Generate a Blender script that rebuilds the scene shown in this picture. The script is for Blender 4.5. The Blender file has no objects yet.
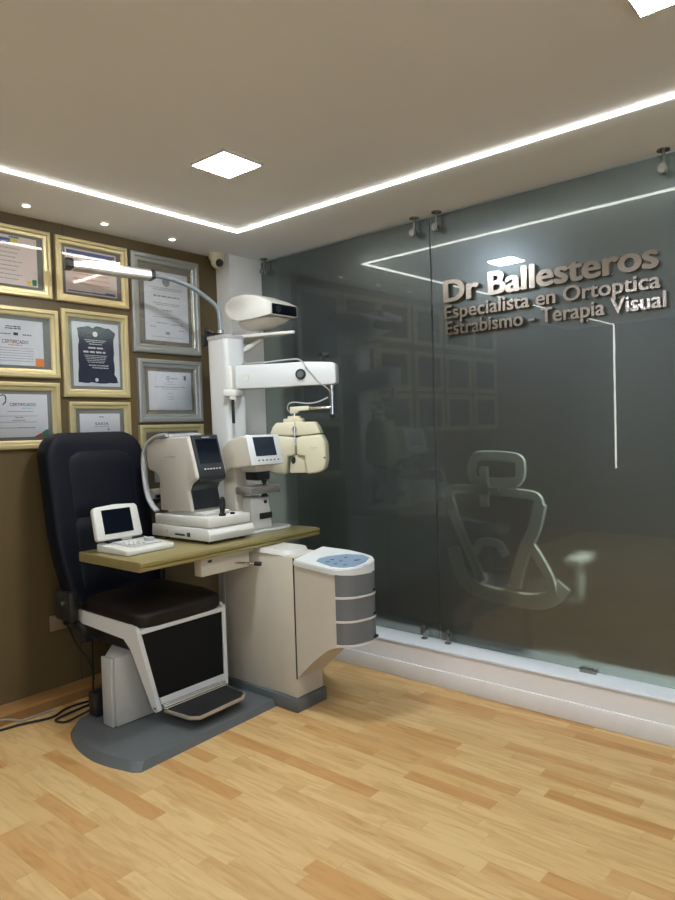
import bpy, bmesh, math, random
from mathutils import Vector, Matrix
random.seed(4)
SC = bpy.context.scene
COL = SC.collection
PI = math.pi

# ------------------------------------------------------------------ camera
def camera():
    f = 680.0
    d = lambda px, py: Vector((px - 337.5, -(py - 450.0), -f))
    X = d(910, 410).normalized()
    Y = d(-468, 452); Y = (Y - X * X.dot(Y)).normalized()
    Z = X.cross(Y)
    cam = bpy.data.cameras.new('camera'); o = bpy.data.objects.new('camera', cam); COL.objects.link(o)
    cam.sensor_fit = 'VERTICAL'; cam.sensor_height = 36; cam.sensor_width = 27
    cam.lens = f / 900 * 36; cam.clip_start = 0.05
    m = Matrix((X, Y, Z)).to_4x4(); m.translation = (0, 0, 1.40)
    o.matrix_world = m
    SC.camera = o
camera()
W = bpy.data.worlds.new('world'); SC.world = W; W.use_nodes = True
W.node_tree.nodes['Background'].inputs[0].default_value = (0.5, 0.55, 0.6, 1)
W.node_tree.nodes['Background'].inputs[1].default_value = 0.02
SC.view_settings.view_transform = 'Standard'; SC.view_settings.look = 'None'
SC.view_settings.exposure = 0.0; SC.view_settings.gamma = 1.0; SC.view_settings.use_curve_mapping = False
SC.cycles.max_bounces = 12; SC.cycles.transmission_bounces = 10; SC.cycles.transparent_max_bounces = 12
SC.cycles.sample_clamp_indirect = 4.0; SC.cycles.caustics_refractive = True
SC.cycles.use_denoising = True
PANEL_E = 175.0      # square ceiling panels
STRIP_E = 15.0       # recessed light lines
SPOT_W = 6.0        # small downlights over the frames
BACK_W = 125.0       # unseen fill added behind the glass to show the office chair

def area(name, loc, size, power, color, rot=(0, 0, 0)):
    l = bpy.data.lights.new(name, 'AREA'); l.size = size; l.energy = power; l.color = color
    o = bpy.data.objects.new(name, l); o.location = loc; o.rotation_euler = rot; COL.objects.link(o)
area('added_cool_fill', (-0.6, -2.2, 1.5), 1.8, 46, (0.80, 0.90, 1.0), (PI / 2, 0, 0))  # unseen cool fill, added to brighten the ceiling, curb and pillar
area('added_fill_behind_glass', (3.75, 0.35, 2.5), 0.7, BACK_W, (0.92, 1.0, 0.97))  # added out of view to light the chair through the glass

# ------------------------------------------------------------------ helpers
MATS = {}
def mat(name, color, rough=0.5, metal=0.0, emit=0.0, coat=0.0, noise=0.0, nscale=60, bump=0.0, spec=0.5):
    if name in MATS: return MATS[name]
    m = bpy.data.materials.new(name); m.use_nodes = True; nt = m.node_tree
    b = nt.nodes['Principled BSDF']
    b.inputs['Base Color'].default_value = (*color, 1); b.inputs['Roughness'].default_value = rough
    b.inputs['Metallic'].default_value = metal; b.inputs['Coat Weight'].default_value = coat
    b.inputs['Specular IOR Level'].default_value = spec
    if emit:
        b.inputs['Emission Color'].default_value = (*color, 1); b.inputs['Emission Strength'].default_value = emit
    if noise or bump:
        tc = nt.nodes.new('ShaderNodeTexCoord'); n = nt.nodes.new('ShaderNodeTexNoise')
        n.inputs['Scale'].default_value = nscale; n.inputs['Detail'].default_value = 3
        nt.links.new(tc.outputs['Object'], n.inputs['Vector'])
        if noise:
            mx = nt.nodes.new('ShaderNodeMix'); mx.data_type = 'RGBA'
            mx.inputs['A'].default_value = (*[c * (1 - noise) for c in color], 1)
            mx.inputs['B'].default_value = (*[min(1, c * (1 + noise)) for c in color], 1)
            nt.links.new(n.outputs['Fac'], mx.inputs['Factor']); nt.links.new(mx.outputs['Result'], b.inputs['Base Color'])
        if bump:
            bp = nt.nodes.new('ShaderNodeBump'); bp.inputs['Strength'].default_value = bump; bp.inputs['Distance'].default_value = 0.002
            nt.links.new(n.outputs['Fac'], bp.inputs['Height']); nt.links.new(bp.outputs['Normal'], b.inputs['Normal'])
    MATS[name] = m
    return m

def B(): return bmesh.new()
def box(bm, x0, x1, y0, y1, z0, z1, bev=0.0, seg=2):
    t = bmesh.new(); bmesh.ops.create_cube(t, size=1)
    for v in t.verts: v.co = Vector(((x0 + x1) / 2 + v.co.x * (x1 - x0), (y0 + y1) / 2 + v.co.y * (y1 - y0), (z0 + z1) / 2 + v.co.z * (z1 - z0)))
    if bev: bmesh.ops.bevel(t, geom=t.edges[:], offset=bev, segments=seg, profile=0.5, affect='EDGES')
    merge(bm, t); return bm
def merge(bm, t, M=None):
    if M is not None: bmesh.ops.transform(t, matrix=M, verts=t.verts)
    me = bpy.data.meshes.new('tmp'); t.to_mesh(me); t.free(); bm.from_mesh(me); bpy.data.meshes.remove(me)
def prism(bm, pts, axis, a, b, bev=0.0, seg=2):
    """polygon pts extruded along axis ('x': pts are (y,z); 'y': (x,z); 'z': (x,y)) from a to b"""
    def co(p, t): return {'x': (t, p[0], p[1]), 'y': (p[0], t, p[1]), 'z': (p[0], p[1], t)}[axis]
    t = bmesh.new()
    v0 = [t.verts.new(co(p, a)) for p in pts]; v1 = [t.verts.new(co(p, b)) for p in pts]
    n = len(pts); t.faces.new(v0); t.faces.new(v1[::-1])
    for i in range(n): t.faces.new((v0[i], v1[i], v1[(i + 1) % n], v0[(i + 1) % n]))
    bmesh.ops.recalc_face_normals(t, faces=t.faces)
    if bev: bmesh.ops.bevel(t, geom=t.edges[:], offset=bev, segments=seg, profile=0.5, affect='EDGES', clamp_overlap=True)
    merge(bm, t); return bm
def cyl(bm, p0, p1, r0, r1=None, n=20):
    r1 = r0 if r1 is None else r1
    p0 = Vector(p0); p1 = Vector(p1); d = p1 - p0
    t = bmesh.new(); bmesh.ops.create_cone(t, cap_ends=True, segments=n, radius1=r0, radius2=r1, depth=d.length)
    M = Matrix.Translation((p0 + p1) / 2) @ d.to_track_quat('Z', 'Y').to_matrix().to_4x4()
    merge(bm, t, M); return bm
def catmull(pts, k=6):
    P = [Vector(p) for p in pts]; P = [P[0] * 2 - P[1]] + P + [P[-1] * 2 - P[-2]]; out = []
    for i in range(1, len(P) - 2):
        for j in range(k):
            t = j / k
            out.append(0.5 * ((2 * P[i]) + (P[i + 1] - P[i - 1]) * t + (2 * P[i - 1] - 5 * P[i] + 4 * P[i + 1] - P[i + 2]) * t * t + (3 * P[i] - P[i - 1] - 3 * P[i + 1] + P[i + 2]) * t ** 3))
    out.append(P[-2]); return out
def tube(bm, pts, r, n=10, smooth=True, flat=None, up=(0, 0, 1)):
    """swept circle (or flat=(a,b) ellipse/box) along pts"""
    P = catmull(pts) if smooth and len(pts) > 2 else [Vector(p) for p in pts]
    rings = []; U = Vector(up)
    for i, p in enumerate(P):
        d = (P[min(i + 1, len(P) - 1)] - P[max(i - 1, 0)]).normalized()
        s = d.cross(U)
        if s.length < 0.1: s = d.cross(Vector((1, 0, 0)))
        s.normalize(); u = s.cross(d).normalized()
        a, b = flat if flat else (r, r)
        e = 0.6 if flat else 1.0
        ring = []
        for k in range(n):
            c, q = math.cos(2 * PI * k / n), math.sin(2 * PI * k / n)
            ring.append(bm.verts.new(p + s * (a * math.copysign(abs(c) ** e, c)) + u * (b * math.copysign(abs(q) ** e, q))))
        rings.append(ring)
    for A, C_ in zip(rings, rings[1:]):
        for k in range(n): bm.faces.new((A[k], A[(k + 1) % n], C_[(k + 1) % n], C_[k]))
    bm.faces.new(rings[0][::-1]); bm.faces.new(rings[-1])
    return bm
def loft(bm, rings, close=True):
    R = [[bm.verts.new(p) for p in r] for r in rings]; n = len(R[0])
    for A, C_ in zip(R, R[1:]):
        for k in range(n): bm.faces.new((A[k], A[(k + 1) % n], C_[(k + 1) % n], C_[k]))
    if close: bm.faces.new(R[0][::-1]); bm.faces.new(R[-1])
    return bm
def sup(cx, cy, z, a, b, e=0.5, n=32):
    out = []
    for k in range(n):
        c, s = math.cos(2 * PI * k / n), math.sin(2 * PI * k / n)
        out.append((cx + a * math.copysign(abs(c) ** e, c), cy + b * math.copysign(abs(s) ** e, s), z))
    return out
def thing(name, label, cat, loc=(0, 0, 0), rot=0, group=None):
    o = bpy.data.objects.new(name, None); COL.objects.link(o); o.empty_display_size = 0.1
    o.location = loc; o.rotation_euler = (0, 0, rot)
    o['label'] = label; o['category'] = cat
    if group: o['group'] = group
    return o
def tag(o, label, cat, group=None):
    o['label'] = label; o['category'] = cat
    if group: o['group'] = group
    return o
def obj(name, bm, m, parent=None, label=None, local=False, sharp=35, M=None):
    """one mesh object. Coordinates are world unless local=True (then in the thing's own space)"""
    bmesh.ops.recalc_face_normals(bm, faces=bm.faces)
    me = bpy.data.meshes.new(name); bm.to_mesh(me); bm.free()
    if M is not None: me.transform(M)
    o = bpy.data.objects.new(name, me); COL.objects.link(o)
    if parent is not None:
        root = parent
        while root.parent: root = root.parent
        if not local:
            R = Matrix.Translation(root.location) @ root.rotation_euler.to_matrix().to_4x4()
            me.transform(R.inverted())
        o.parent = parent
    me.materials.append(m)
    for p in me.polygons: p.use_smooth = True
    me.set_sharp_from_angle(angle=math.radians(sharp))
    if label: o['label'] = label
    return o
def struct(name, bm, m, parent=None):
    o = obj(name, bm, m, parent)
    if parent is None: o['kind'] = 'structure'
    return o
def text_mesh(s, bold=0.0, ext=0.0, bev=0.0):
    """text as (verts, faces) bmesh in xy, plus width"""
    cu = bpy.data.curves.new('t', 'FONT'); cu.body = s; cu.offset = bold; cu.extrude = ext; cu.bevel_depth = bev; cu.size = 1
    o = bpy.data.objects.new('t', cu); COL.objects.link(o)
    dg = bpy.context.evaluated_depsgraph_get(); me = bpy.data.meshes.new_from_object(o.evaluated_get(dg))
    bm = bmesh.new(); bm.from_mesh(me); bpy.data.meshes.remove(me)
    bpy.data.objects.remove(o); bpy.data.curves.remove(cu)
    return bm
def bounds(bm):
    xs = [v.co.x for v in bm.verts]; ys = [v.co.y for v in bm.verts]
    return min(xs), max(xs), min(ys), max(ys)
def copy_thing(root, **kw):
    r = root.copy(); COL.objects.link(r)
    def rec(a, b):
        for ch in [c for c in bpy.data.objects if c.parent == a]:
            d = ch.copy(); COL.objects.link(d); d.parent = b; rec(ch, d)
    rec(root, r)
    return r

# ------------------------------------------------------------------ materials
def nodes_of(m): return m.node_tree.nodes, m.node_tree.links
def floor_material():
    m = bpy.data.materials.new('maple_strip_floor'); m.use_nodes = True; N, L = nodes_of(m); b = N['Principled BSDF']
    def math_(op, a, c=None, d=None):
        n = N.new('ShaderNodeMath'); n.operation = op
        for i, v in enumerate((a, c, d)):
            if v is None: continue
            if isinstance(v, (int, float)): n.inputs[i].default_value = v
            else: L.new(v, n.inputs[i])
        return n.outputs[0]
    g = N.new('ShaderNodeNewGeometry'); s = N.new('ShaderNodeSeparateXYZ'); L.new(g.outputs['Position'], s.inputs[0])
    x, y = s.outputs[0], s.outputs[1]
    xs = math_('DIVIDE', x, 0.066); row = math_('FLOOR', xs)
    w1 = N.new('ShaderNodeTexWhiteNoise'); w1.noise_dimensions = '1D'; L.new(row, w1.inputs['W'])
    ln = math_('MULTIPLY_ADD', w1.outputs['Value'], 0.16, 0.36)
    ys = math_('ADD', math_('DIVIDE', y, ln), math_('MULTIPLY', w1.outputs['Value'], 37.7)); pl = math_('FLOOR', ys)
    cb = N.new('ShaderNodeCombineXYZ'); L.new(row, cb.inputs[0]); L.new(pl, cb.inputs[1])
    w2 = N.new('ShaderNodeTexWhiteNoise'); w2.noise_dimensions = '2D'; L.new(cb.outputs[0], w2.inputs['Vector'])
    r = N.new('ShaderNodeValToRGB'); L.new(w2.outputs['Value'], r.inputs[0])
    e = r.color_ramp.elements; e[0].position = 0; e[0].color = (0.65, 0.455, 0.215, 1); e[1].position = 1; e[1].color = (0.48, 0.25, 0.082, 1)
    for p, c in ((0.45, (0.61, 0.41, 0.185, 1)), (0.72, (0.575, 0.37, 0.16, 1)), (0.90, (0.53, 0.30, 0.11, 1))):
        k = e.new(p); k.color = c
    # grain, stretched along the boards, shifted per block
    cg = N.new('ShaderNodeCombineXYZ'); L.new(math_('MULTIPLY', x, 26), cg.inputs[0])
    L.new(math_('MULTIPLY_ADD', w2.outputs['Value'], 50, math_('MULTIPLY', y, 3.2)), cg.inputs[1]); L.new(math_('MULTIPLY', w2.outputs['Value'], 9), cg.inputs[2])
    n1 = N.new('ShaderNodeTexNoise'); n1.inputs['Scale'].default_value = 1.0; n1.inputs['Detail'].default_value = 5; n1.inputs['Distortion'].default_value = 1.4
    L.new(cg.outputs[0], n1.inputs['Vector'])
    rg = N.new('ShaderNodeValToRGB'); L.new(n1.outputs['Fac'], rg.inputs[0])
    rg.color_ramp.elements[0].position = 0.30; rg.color_ramp.elements[0].color = (0.78, 0.68, 0.56, 1)
    rg.color_ramp.elements[1].position = 0.56; rg.color_ramp.elements[1].color = (1.04, 1.03, 1.0, 1)
    mx = N.new('ShaderNodeMix'); mx.data_type = 'RGBA'; mx.blend_type = 'MULTIPLY'; mx.inputs['Factor'].default_value = 0.75
    L.new(r.outputs[0], mx.inputs['A']); L.new(rg.outputs[0], mx.inputs['B'])
    # hairline joints
    fx = math_('FRACT', xs); ex = math_('LESS_THAN', fx, 0.022)
    fy = math_('FRACT', ys); ey = math_('LESS_THAN', fy, 0.005)
    j = math_('MAXIMUM', ex, ey)
    m2 = N.new('ShaderNodeMix'); m2.data_type = 'RGBA'; m2.blend_type = 'MULTIPLY'
    L.new(math_('MULTIPLY', j, 0.22), m2.inputs['Factor']); L.new(mx.outputs['Result'], m2.inputs['A']); m2.inputs['B'].default_value = (0.5, 0.33, 0.2, 1)
    L.new(m2.outputs['Result'], b.inputs['Base Color'])
    b.inputs['Roughness'].default_value = 0.42; b.inputs['Specular IOR Level'].default_value = 0.4
    return m
def wall_material():
    m = bpy.data.materials.new('olive_brown_wall'); m.use_nodes = True; N, L = nodes_of(m); b = N['Principled BSDF']
    g = N.new('ShaderNodeNewGeometry'); s = N.new('ShaderNodeSeparateXYZ'); L.new(g.outputs['Position'], s.inputs[0])
    n = N.new('ShaderNodeTexNoise'); n.inputs['Scale'].default_value = 3; n.inputs['Detail'].default_value = 2; L.new(g.outputs['Position'], n.inputs['Vector'])
    mx = N.new('ShaderNodeMix'); mx.data_type = 'RGBA'; L.new(n.outputs['Fac'], mx.inputs['Factor'])
    mx.inputs['A'].default_value = (0.098, 0.068, 0.029, 1); mx.inputs['B'].default_value = (0.112, 0.078, 0.034, 1)
    a = N.new('ShaderNodeMath'); a.operation = 'SUBTRACT'; L.new(s.outputs[0], a.inputs[0]); a.inputs[1].default_value = 1.905
    c = N.new('ShaderNodeMath'); c.operation = 'ABSOLUTE'; L.new(a.outputs[0], c.inputs[0])
    d = N.new('ShaderNodeMath'); d.operation = 'LESS_THAN'; L.new(c.outputs[0], d.inputs[0]); d.inputs[1].default_value = 0.003
    m2 = N.new('ShaderNodeMix'); m2.data_type = 'RGBA'; L.new(d.outputs[0], m2.inputs['Factor']); L.new(mx.outputs['Result'], m2.inputs['A']); m2.inputs['B'].default_value = (0.05, 0.035, 0.02, 1)
    L.new(m2.outputs['Result'], b.inputs['Base Color']); b.inputs['Roughness'].default_value = 0.38
    b.inputs['Specular IOR Level'].default_value = 0.45
    return m
def frosted_material(rough, tint, milky):
    """glass pane: polished faces that mirror the room, a smoked film that scatters what is behind"""
    m = bpy.data.materials.new('smoked_frosted_glass'); m.use_nodes = True; N, L = nodes_of(m)
    N.remove(N['Principled BSDF']); out = N['Material Output']
    rf = N.new('ShaderNodeBsdfRefraction'); rf.inputs['Color'].default_value = (*tint, 1); rf.inputs['Roughness'].default_value = rough; rf.inputs['IOR'].default_value = 1.45
    df = N.new('ShaderNodeBsdfDiffuse'); df.inputs['Color'].default_value = (*milky, 1)
    gl = N.new('ShaderNodeBsdfGlossy'); gl.inputs['Roughness'].default_value = 0.0; gl.inputs['Color'].default_value = (0.95, 1, 1, 1)
    fr = N.new('ShaderNodeFresnel'); fr.inputs['IOR'].default_value = 1.55
    tc = N.new('ShaderNodeTexCoord'); n = N.new('ShaderNodeTexNoise'); n.inputs['Scale'].default_value = 1.3; L.new(tc.outputs['Object'], n.inputs['Vector'])
    ma = N.new('ShaderNodeMath'); ma.operation = 'MULTIPLY_ADD'; L.new(n.outputs['Fac'], ma.inputs[0]); ma.inputs[1].default_value = 0.06; ma.inputs[2].default_value = 0.17
    a = N.new('ShaderNodeMixShader'); L.new(ma.outputs[0], a.inputs[0]); L.new(rf.outputs[0], a.inputs[1]); L.new(df.outputs[0], a.inputs[2])
    c = N.new('ShaderNodeMixShader'); L.new(fr.outputs[0], c.inputs[0]); L.new(a.outputs[0], c.inputs[1]); L.new(gl.outputs[0], c.inputs[2])
    # faint broad sheen of the film
    g2 = N.new('ShaderNodeBsdfGlossy'); g2.inputs['Roughness'].default_value = 0.33; g2.inputs['Color'].default_value = (0.80, 0.93, 1.0, 1)
    e = N.new('ShaderNodeMixShader'); e.inputs[0].default_value = 0.085; L.new(c.outputs[0], e.inputs[1]); L.new(g2.outputs[0], e.inputs[2])
    L.new(e.outputs[0], out.inputs[0])
    return m
def pane_material():
    m = bpy.data.materials.new('clear_glazing'); m.use_nodes = True; N, L = nodes_of(m)
    N.remove(N['Principled BSDF']); out = N['Material Output']
    tr = N.new('ShaderNodeBsdfTransparent'); gl = N.new('ShaderNodeBsdfGlossy'); gl.inputs['Roughness'].default_value = 0.04
    fr = N.new('ShaderNodeFresnel'); fr.inputs['IOR'].default_value = 1.5
    a = N.new('ShaderNodeMixShader'); L.new(fr.outputs[0], a.inputs[0]); L.new(tr.outputs[0], a.inputs[1]); L.new(gl.outputs[0], a.inputs[2]); L.new(a.outputs[0], out.inputs[0])
    return m
def brushed(name, color, rough, axis, s=220):
    m = mat(name, color, rough, 1.0); N, L = nodes_of(m); b = N['Principled BSDF']
    tc = N.new('ShaderNodeTexCoord'); mp = N.new('ShaderNodeMapping'); sc = [s, s, s]; sc[axis] = 3; mp.inputs['Scale'].default_value = sc
    n = N.new('ShaderNodeTexNoise'); n.inputs['Scale'].default_value = 1; L.new(tc.outputs['Object'], mp.inputs[0]); L.new(mp.outputs[0], n.inputs['Vector'])
    r = N.new('ShaderNodeMapRange'); r.inputs['To Min'].default_value = rough * 0.7; r.inputs['To Max'].default_value = rough * 1.4
    L.new(n.outputs['Fac'], r.inputs[0]); L.new(r.outputs[0], b.inputs['Roughness'])
    return m
CREAM = mat('cream_enamel', (0.57, 0.53, 0.44), 0.38, noise=0.03, nscale=8)
WHITE = mat('white_plastic', (0.68, 0.67, 0.62), 0.35, noise=0.02, nscale=12)
COOLW = mat('cool_white_enamel', (0.68, 0.70, 0.69), 0.32)
IVORY = mat('ivory_plastic', (0.68, 0.64, 0.46), 0.4, noise=0.04, nscale=10)
LGREY = mat('light_grey_plastic', (0.42, 0.43, 0.43), 0.4)
DGREY = mat('slate_grey_paint', (0.105, 0.115, 0.12), 0.45, noise=0.05, nscale=30)
DRAWER = mat('grey_drawer', (0.135, 0.145, 0.155), 0.4)
BLACK = mat('black_plastic', (0.012, 0.013, 0.015), 0.35)
RUBBER = mat('black_rubber', (0.009, 0.009, 0.009), 0.7)
LEATHER = mat('black_leather', (0.004, 0.0055, 0.010), 0.5, bump=0.2, nscale=260, spec=0.16)
LEATHER2 = mat('brown_black_leather', (0.011, 0.0075, 0.0065), 0.42, bump=0.2, nscale=260, spec=0.3)
SCREEN = mat('dark_screen_glass', (0.004, 0.006, 0.011), 0.12, spec=0.06)
CHROME = mat('chrome', (0.75, 0.75, 0.76), 0.14, 1.0)
STEEL = brushed('brushed_steel', (0.36, 0.36, 0.35), 0.25, 2)
LAMPM = brushed('brushed_aluminium', (0.86, 0.88, 0.90), 0.42, 0)
LETTER = brushed('brushed_letter_steel', (0.35, 0.31, 0.275), 0.20, 1)
GOLD = mat('pale_gold_leaf', (0.60, 0.51, 0.28), 0.36, 0.55, noise=0.08, nscale=15)
SILVERF = mat('silver_leaf', (0.38, 0.40, 0.39), 0.40, 0.6, noise=0.08, nscale=15)
DESK = mat('olive_gold_laminate', (0.245, 0.20, 0.085), 0.32, noise=0.05, nscale=20)
DESKE = mat('olive_gold_edging', (0.34, 0.285, 0.11), 0.28, 0.35)
MATB = mat('taupe_mat_board', (0.23, 0.205, 0.165), 0.8, noise=0.05, nscale=200)
MATG = mat('grey_mat_board', (0.24, 0.235, 0.21), 0.8, noise=0.05, nscale=200)
PAPER = mat('white_paper', (0.80, 0.79, 0.80), 0.7)
PAPER_WARMLIT = mat('warm_lit_paper', (0.86, 0.72, 0.64), 0.7)  # pinkish glow of the warm downlights put into the paper colour
INK = mat('dark_ink', (0.05, 0.05, 0.07), 0.7)
INKG = mat('grey_ink', (0.34, 0.34, 0.36), 0.7)
INKR = mat('orange_ink', (0.80, 0.28, 0.08), 0.7)
INKB = mat('blue_ink', (0.10, 0.14, 0.32), 0.7)
NAVY = mat('dark_navy_plaque', (0.018, 0.022, 0.05), 0.35)
PLATE = mat('frosted_plaque_plate', (0.72, 0.74, 0.73), 0.4)
YEL = mat('yellow_ink', (0.85, 0.66, 0.10), 0.7)
GRN = mat('green_ink', (0.05, 0.25, 0.13), 0.7)
REDI = mat('red_ink', (0.50, 0.08, 0.06), 0.7)
CYANI = mat('pale_blue_ink', (0.35, 0.62, 0.75), 0.7)
WPLAST = mat('white_chair_plastic', (0.90, 0.92, 0.86), 0.45)
MESHD = mat('dark_chair_mesh', (0.03, 0.03, 0.03), 0.8)
PANE = pane_material()
GLASS = frosted_material(0.24, (0.58, 0.61, 0.57), (0.115, 0.12, 0.122))
CEIL = mat('taupe_ceiling_paint', (0.86, 0.88, 0.90), 0.6, noise=0.01, nscale=2)
PLASTER = mat('white_plaster', (0.84, 0.85, 0.84), 0.6, noise=0.03, nscale=9)
TILE = mat('pale_stone_curb', (0.86, 0.835, 0.815), 0.35, noise=0.04, nscale=5)
SILL = mat('white_sill', (0.78, 0.82, 0.86), 0.3, noise=0.02, nscale=5)
DWALL = mat('dim_brown_wall', (0.17, 0.15, 0.125), 0.55, noise=0.04, nscale=3)
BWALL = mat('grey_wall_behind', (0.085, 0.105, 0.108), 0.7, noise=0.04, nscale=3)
LIGHTP = mat('panel_light', (0.86, 0.93, 1.0), 0.5, emit=PANEL_E)
LIGHTS = mat('strip_light', (1.0, 0.98, 0.90), 0.5, emit=STRIP_E)
LIGHTD = mat('downlight_glow', (1.0, 0.86, 0.70), 0.5, emit=7)

# ------------------------------------------------------------------ room shell
ZC = 2.54
FLOOR = floor_material(); WALL = wall_material()
struct('floor', box(B(), -2.15, 3.3, -2.4, 3.65, -0.1, 0), FLOOR)
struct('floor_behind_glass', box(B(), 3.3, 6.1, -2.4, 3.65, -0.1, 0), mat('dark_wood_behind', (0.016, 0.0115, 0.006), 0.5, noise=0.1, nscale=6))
struct('ceiling', box(B(), -2.15, 6.1, -2.4, 3.65, ZC, ZC + 0.1), CEIL)
struct('wall_left', box(B(), -2.15, 3.05, 3.5, 3.62, 0, ZC), WALL)
struct('wall_back', box(B(), -2.12, -2.0, -2.3, 3.5, 0, ZC), DWALL)
struct('wall_front', box(B(), -2.0, 6.0, -2.4, -2.28, 0, ZC), DWALL)
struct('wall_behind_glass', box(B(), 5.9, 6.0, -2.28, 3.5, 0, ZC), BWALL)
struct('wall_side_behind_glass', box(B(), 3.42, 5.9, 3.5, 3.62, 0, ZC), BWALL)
struct('wall_corner', box(B(), 2.965, 3.42, 3.365, 3.62, 0, ZC), PLASTER)      # white corner column
# low wooden ledge along the left wall
struct('baseboard_left', prism(B(), [(3.5, 0), (3.375, 0), (3.375, 0.045), (3.39, 0.055), (3.5, 0.055)], 'x', -2.0, 2.98),
       mat('brown_wood_baseboard', (0.27, 0.135, 0.045), 0.4, noise=0.15, nscale=12))
# curb under the glass: skirting tile, plastered face, pale sill; the glass runs 1.2 degrees off the wall axis
TH = math.radians(1.2)
def gx(y, off=0.0): return 3.22 + math.tan(TH) * (y - 2.0) + off
def slab(x_off0, x_off1, y0, y1, z0, z1, bev=0.0):
    t = B(); prism(t, [(gx(y0, x_off0), y0), (gx(y0, x_off1), y0), (gx(y1, x_off1), y1), (gx(y1, x_off0), y1)], 'z', z0, z1, bev); return t
struct('trim_1', box(B(), 3.078, 3.36, -2.28, 3.365, 0, 0.186), TILE)
struct('baseboard_right', box(B(), 3.064, 3.078, -2.28, 3.365, 0, 0.088, 0.003), mat('white_skirting_tile', (0.80, 0.78, 0.76), 0.3, noise=0.08, nscale=7))
struct('trim_2', box(B(), 3.070, 3.36, -2.28, 3.365, 0.186, 0.2, 0.004), SILL)
def pane(name, y0, y1):
    w = struct(name, slab(-0.005, 0.005, y0, y1, 0.205, ZC - 0.012), GLASS)
    return w
win1 = pane('window_1', 2.006, 3.362)
win2 = pane('window_2', 0.28, 1.998)
win3 = pane('window_3', -2.27, 0.272)
def clamp(parent, y, top=True):
    b = B(); x = gx(y)
    if top:
        cyl(b, (x - 0.035, y, ZC), (x - 0.035, y, ZC - 0.006), 0.027)
        cyl(b, (x - 0.035, y, ZC), (x - 0.035, y, ZC - 0.10), 0.008)
        cyl(b, (x - 0.035, y, ZC - 0.075), (x - 0.035, y, ZC - 0.105), 0.013)
        cyl(b, (x - 0.052, y, ZC - 0.085), (x - 0.0052, y, ZC - 0.085), 0.011)
        cyl(b, (x - 0.062, y, ZC - 0.085), (x - 0.050, y, ZC - 0.085), 0.019)
    else:
        cyl(b, (x - 0.035, y, 0.2), (x - 0.035, y, 0.275), 0.007)
        cyl(b, (x - 0.035, y, 0.2), (x - 0.035, y, 0.206), 0.018)
        cyl(b, (x - 0.05, y, 0.25), (x - 0.0052, y, 0.25), 0.010)
        cyl(b, (x - 0.058, y, 0.25), (x - 0.048, y, 0.25), 0.016)
    obj('glass_clamp', b, STEEL, parent)
clamp(win1, 3.30); clamp(win1, 2.085); clamp(win1, 2.09, False)
clamp(win2, 1.94); clamp(win2, 0.80); clamp(win2, 1.935, False)
b = B(); box(b, gx(1.17) - 0.03, gx(1.17) - 0.0052, 1.13, 1.21, 0.2, 0.222, 0.004); obj('floor_bracket', b, STEEL, win2)

# ------------------------------------------------------------------ lights in the ceiling
def strip(x0, x1, y0, y1, z0, z1, label):
    tag(obj('light_strip', box(B(), x0, x1, y0, y1, z0, z1), LIGHTS), label, 'light strip')
strip(2.654, 2.670, -2.2, 2.937, ZC - 0.008, ZC, 'long white light line in the ceiling running beside the glass wall')
strip(-1.99, 2.670, 2.937, 2.953, ZC - 0.008, ZC, 'long white light line in the ceiling running beside the certificate wall')
strip(-2.0, -1.994, 2.935, 2.955, 0.80, ZC - 0.008, 'vertical white light line on the wall seen mirrored in the glass')
def ceiling_panel(x, y, label):
    t = thing('ceiling_light', label, 'ceiling light', (x, y, ZC - 0.012))
    s = 0.102
    fr = B()
    for a in ((-s - .008, s + .008, -s - .008, -s), (-s - .008, s + .008, s, s + .008), (-s - .008, -s, -s, s), (s, s + .008, -s, s)): box(fr, *a, 0, 0.012)
    obj('frame', fr, WHITE, t, local=True)
    obj('diffuser', box(B(), -s, s, -s, s, 0.002, 0.012), LIGHTP, t, local=True)
ceiling_panel(1.965, 2.225, 'glowing square ceiling light inside the corner of the light lines, above the equipment')
ceiling_panel(1.965, 0.475, 'glowing square ceiling light cut off by the top right edge of the photo')
ceiling_panel(-0.80, 2.225, 'square ceiling light seen only mirrored in the glass over the last word of the lettering')
ceiling_panel(-0.80, 0.475, 'square ceiling light behind the viewer, farthest from the glass')
def downlight(x, y, label):
    t = thing('downlight', label, 'downlight', (x, y, ZC - 0.008), group='small downlights above the certificates')
    r = B(); cyl(r, (0, 0, 0), (0, 0, 0.008), 0.026, 0.028, 28); obj('trim_ring', r, PLASTER, t, local=True)
    g = B(); cyl(g, (0, 0, -0.002), (0, 0, 0.002), 0.0175, n=24); obj('bulb', g, LIGHTD, t, local=True)
    l = bpy.data.lights.new('downlight_beam', 'SPOT'); l.energy = SPOT_W; l.color = (1.0, 0.80, 0.62); l.spot_size = math.radians(95); l.spot_blend = 0.6; l.shadow_soft_size = 0.02
    o = bpy.data.objects.new('downlight_beam', l); o.location = (0, 0, -0.012); o.parent = t; COL.objects.link(o)
downlight(1.621, 3.315, 'lit downlight nearest the left edge, above the left column of certificates')
downlight(2.045, 3.315, 'lit downlight in the middle, above the second column of certificates')
downlight(2.484, 3.315, 'smallest looking downlight on the right, above the tall silver frame')

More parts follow.
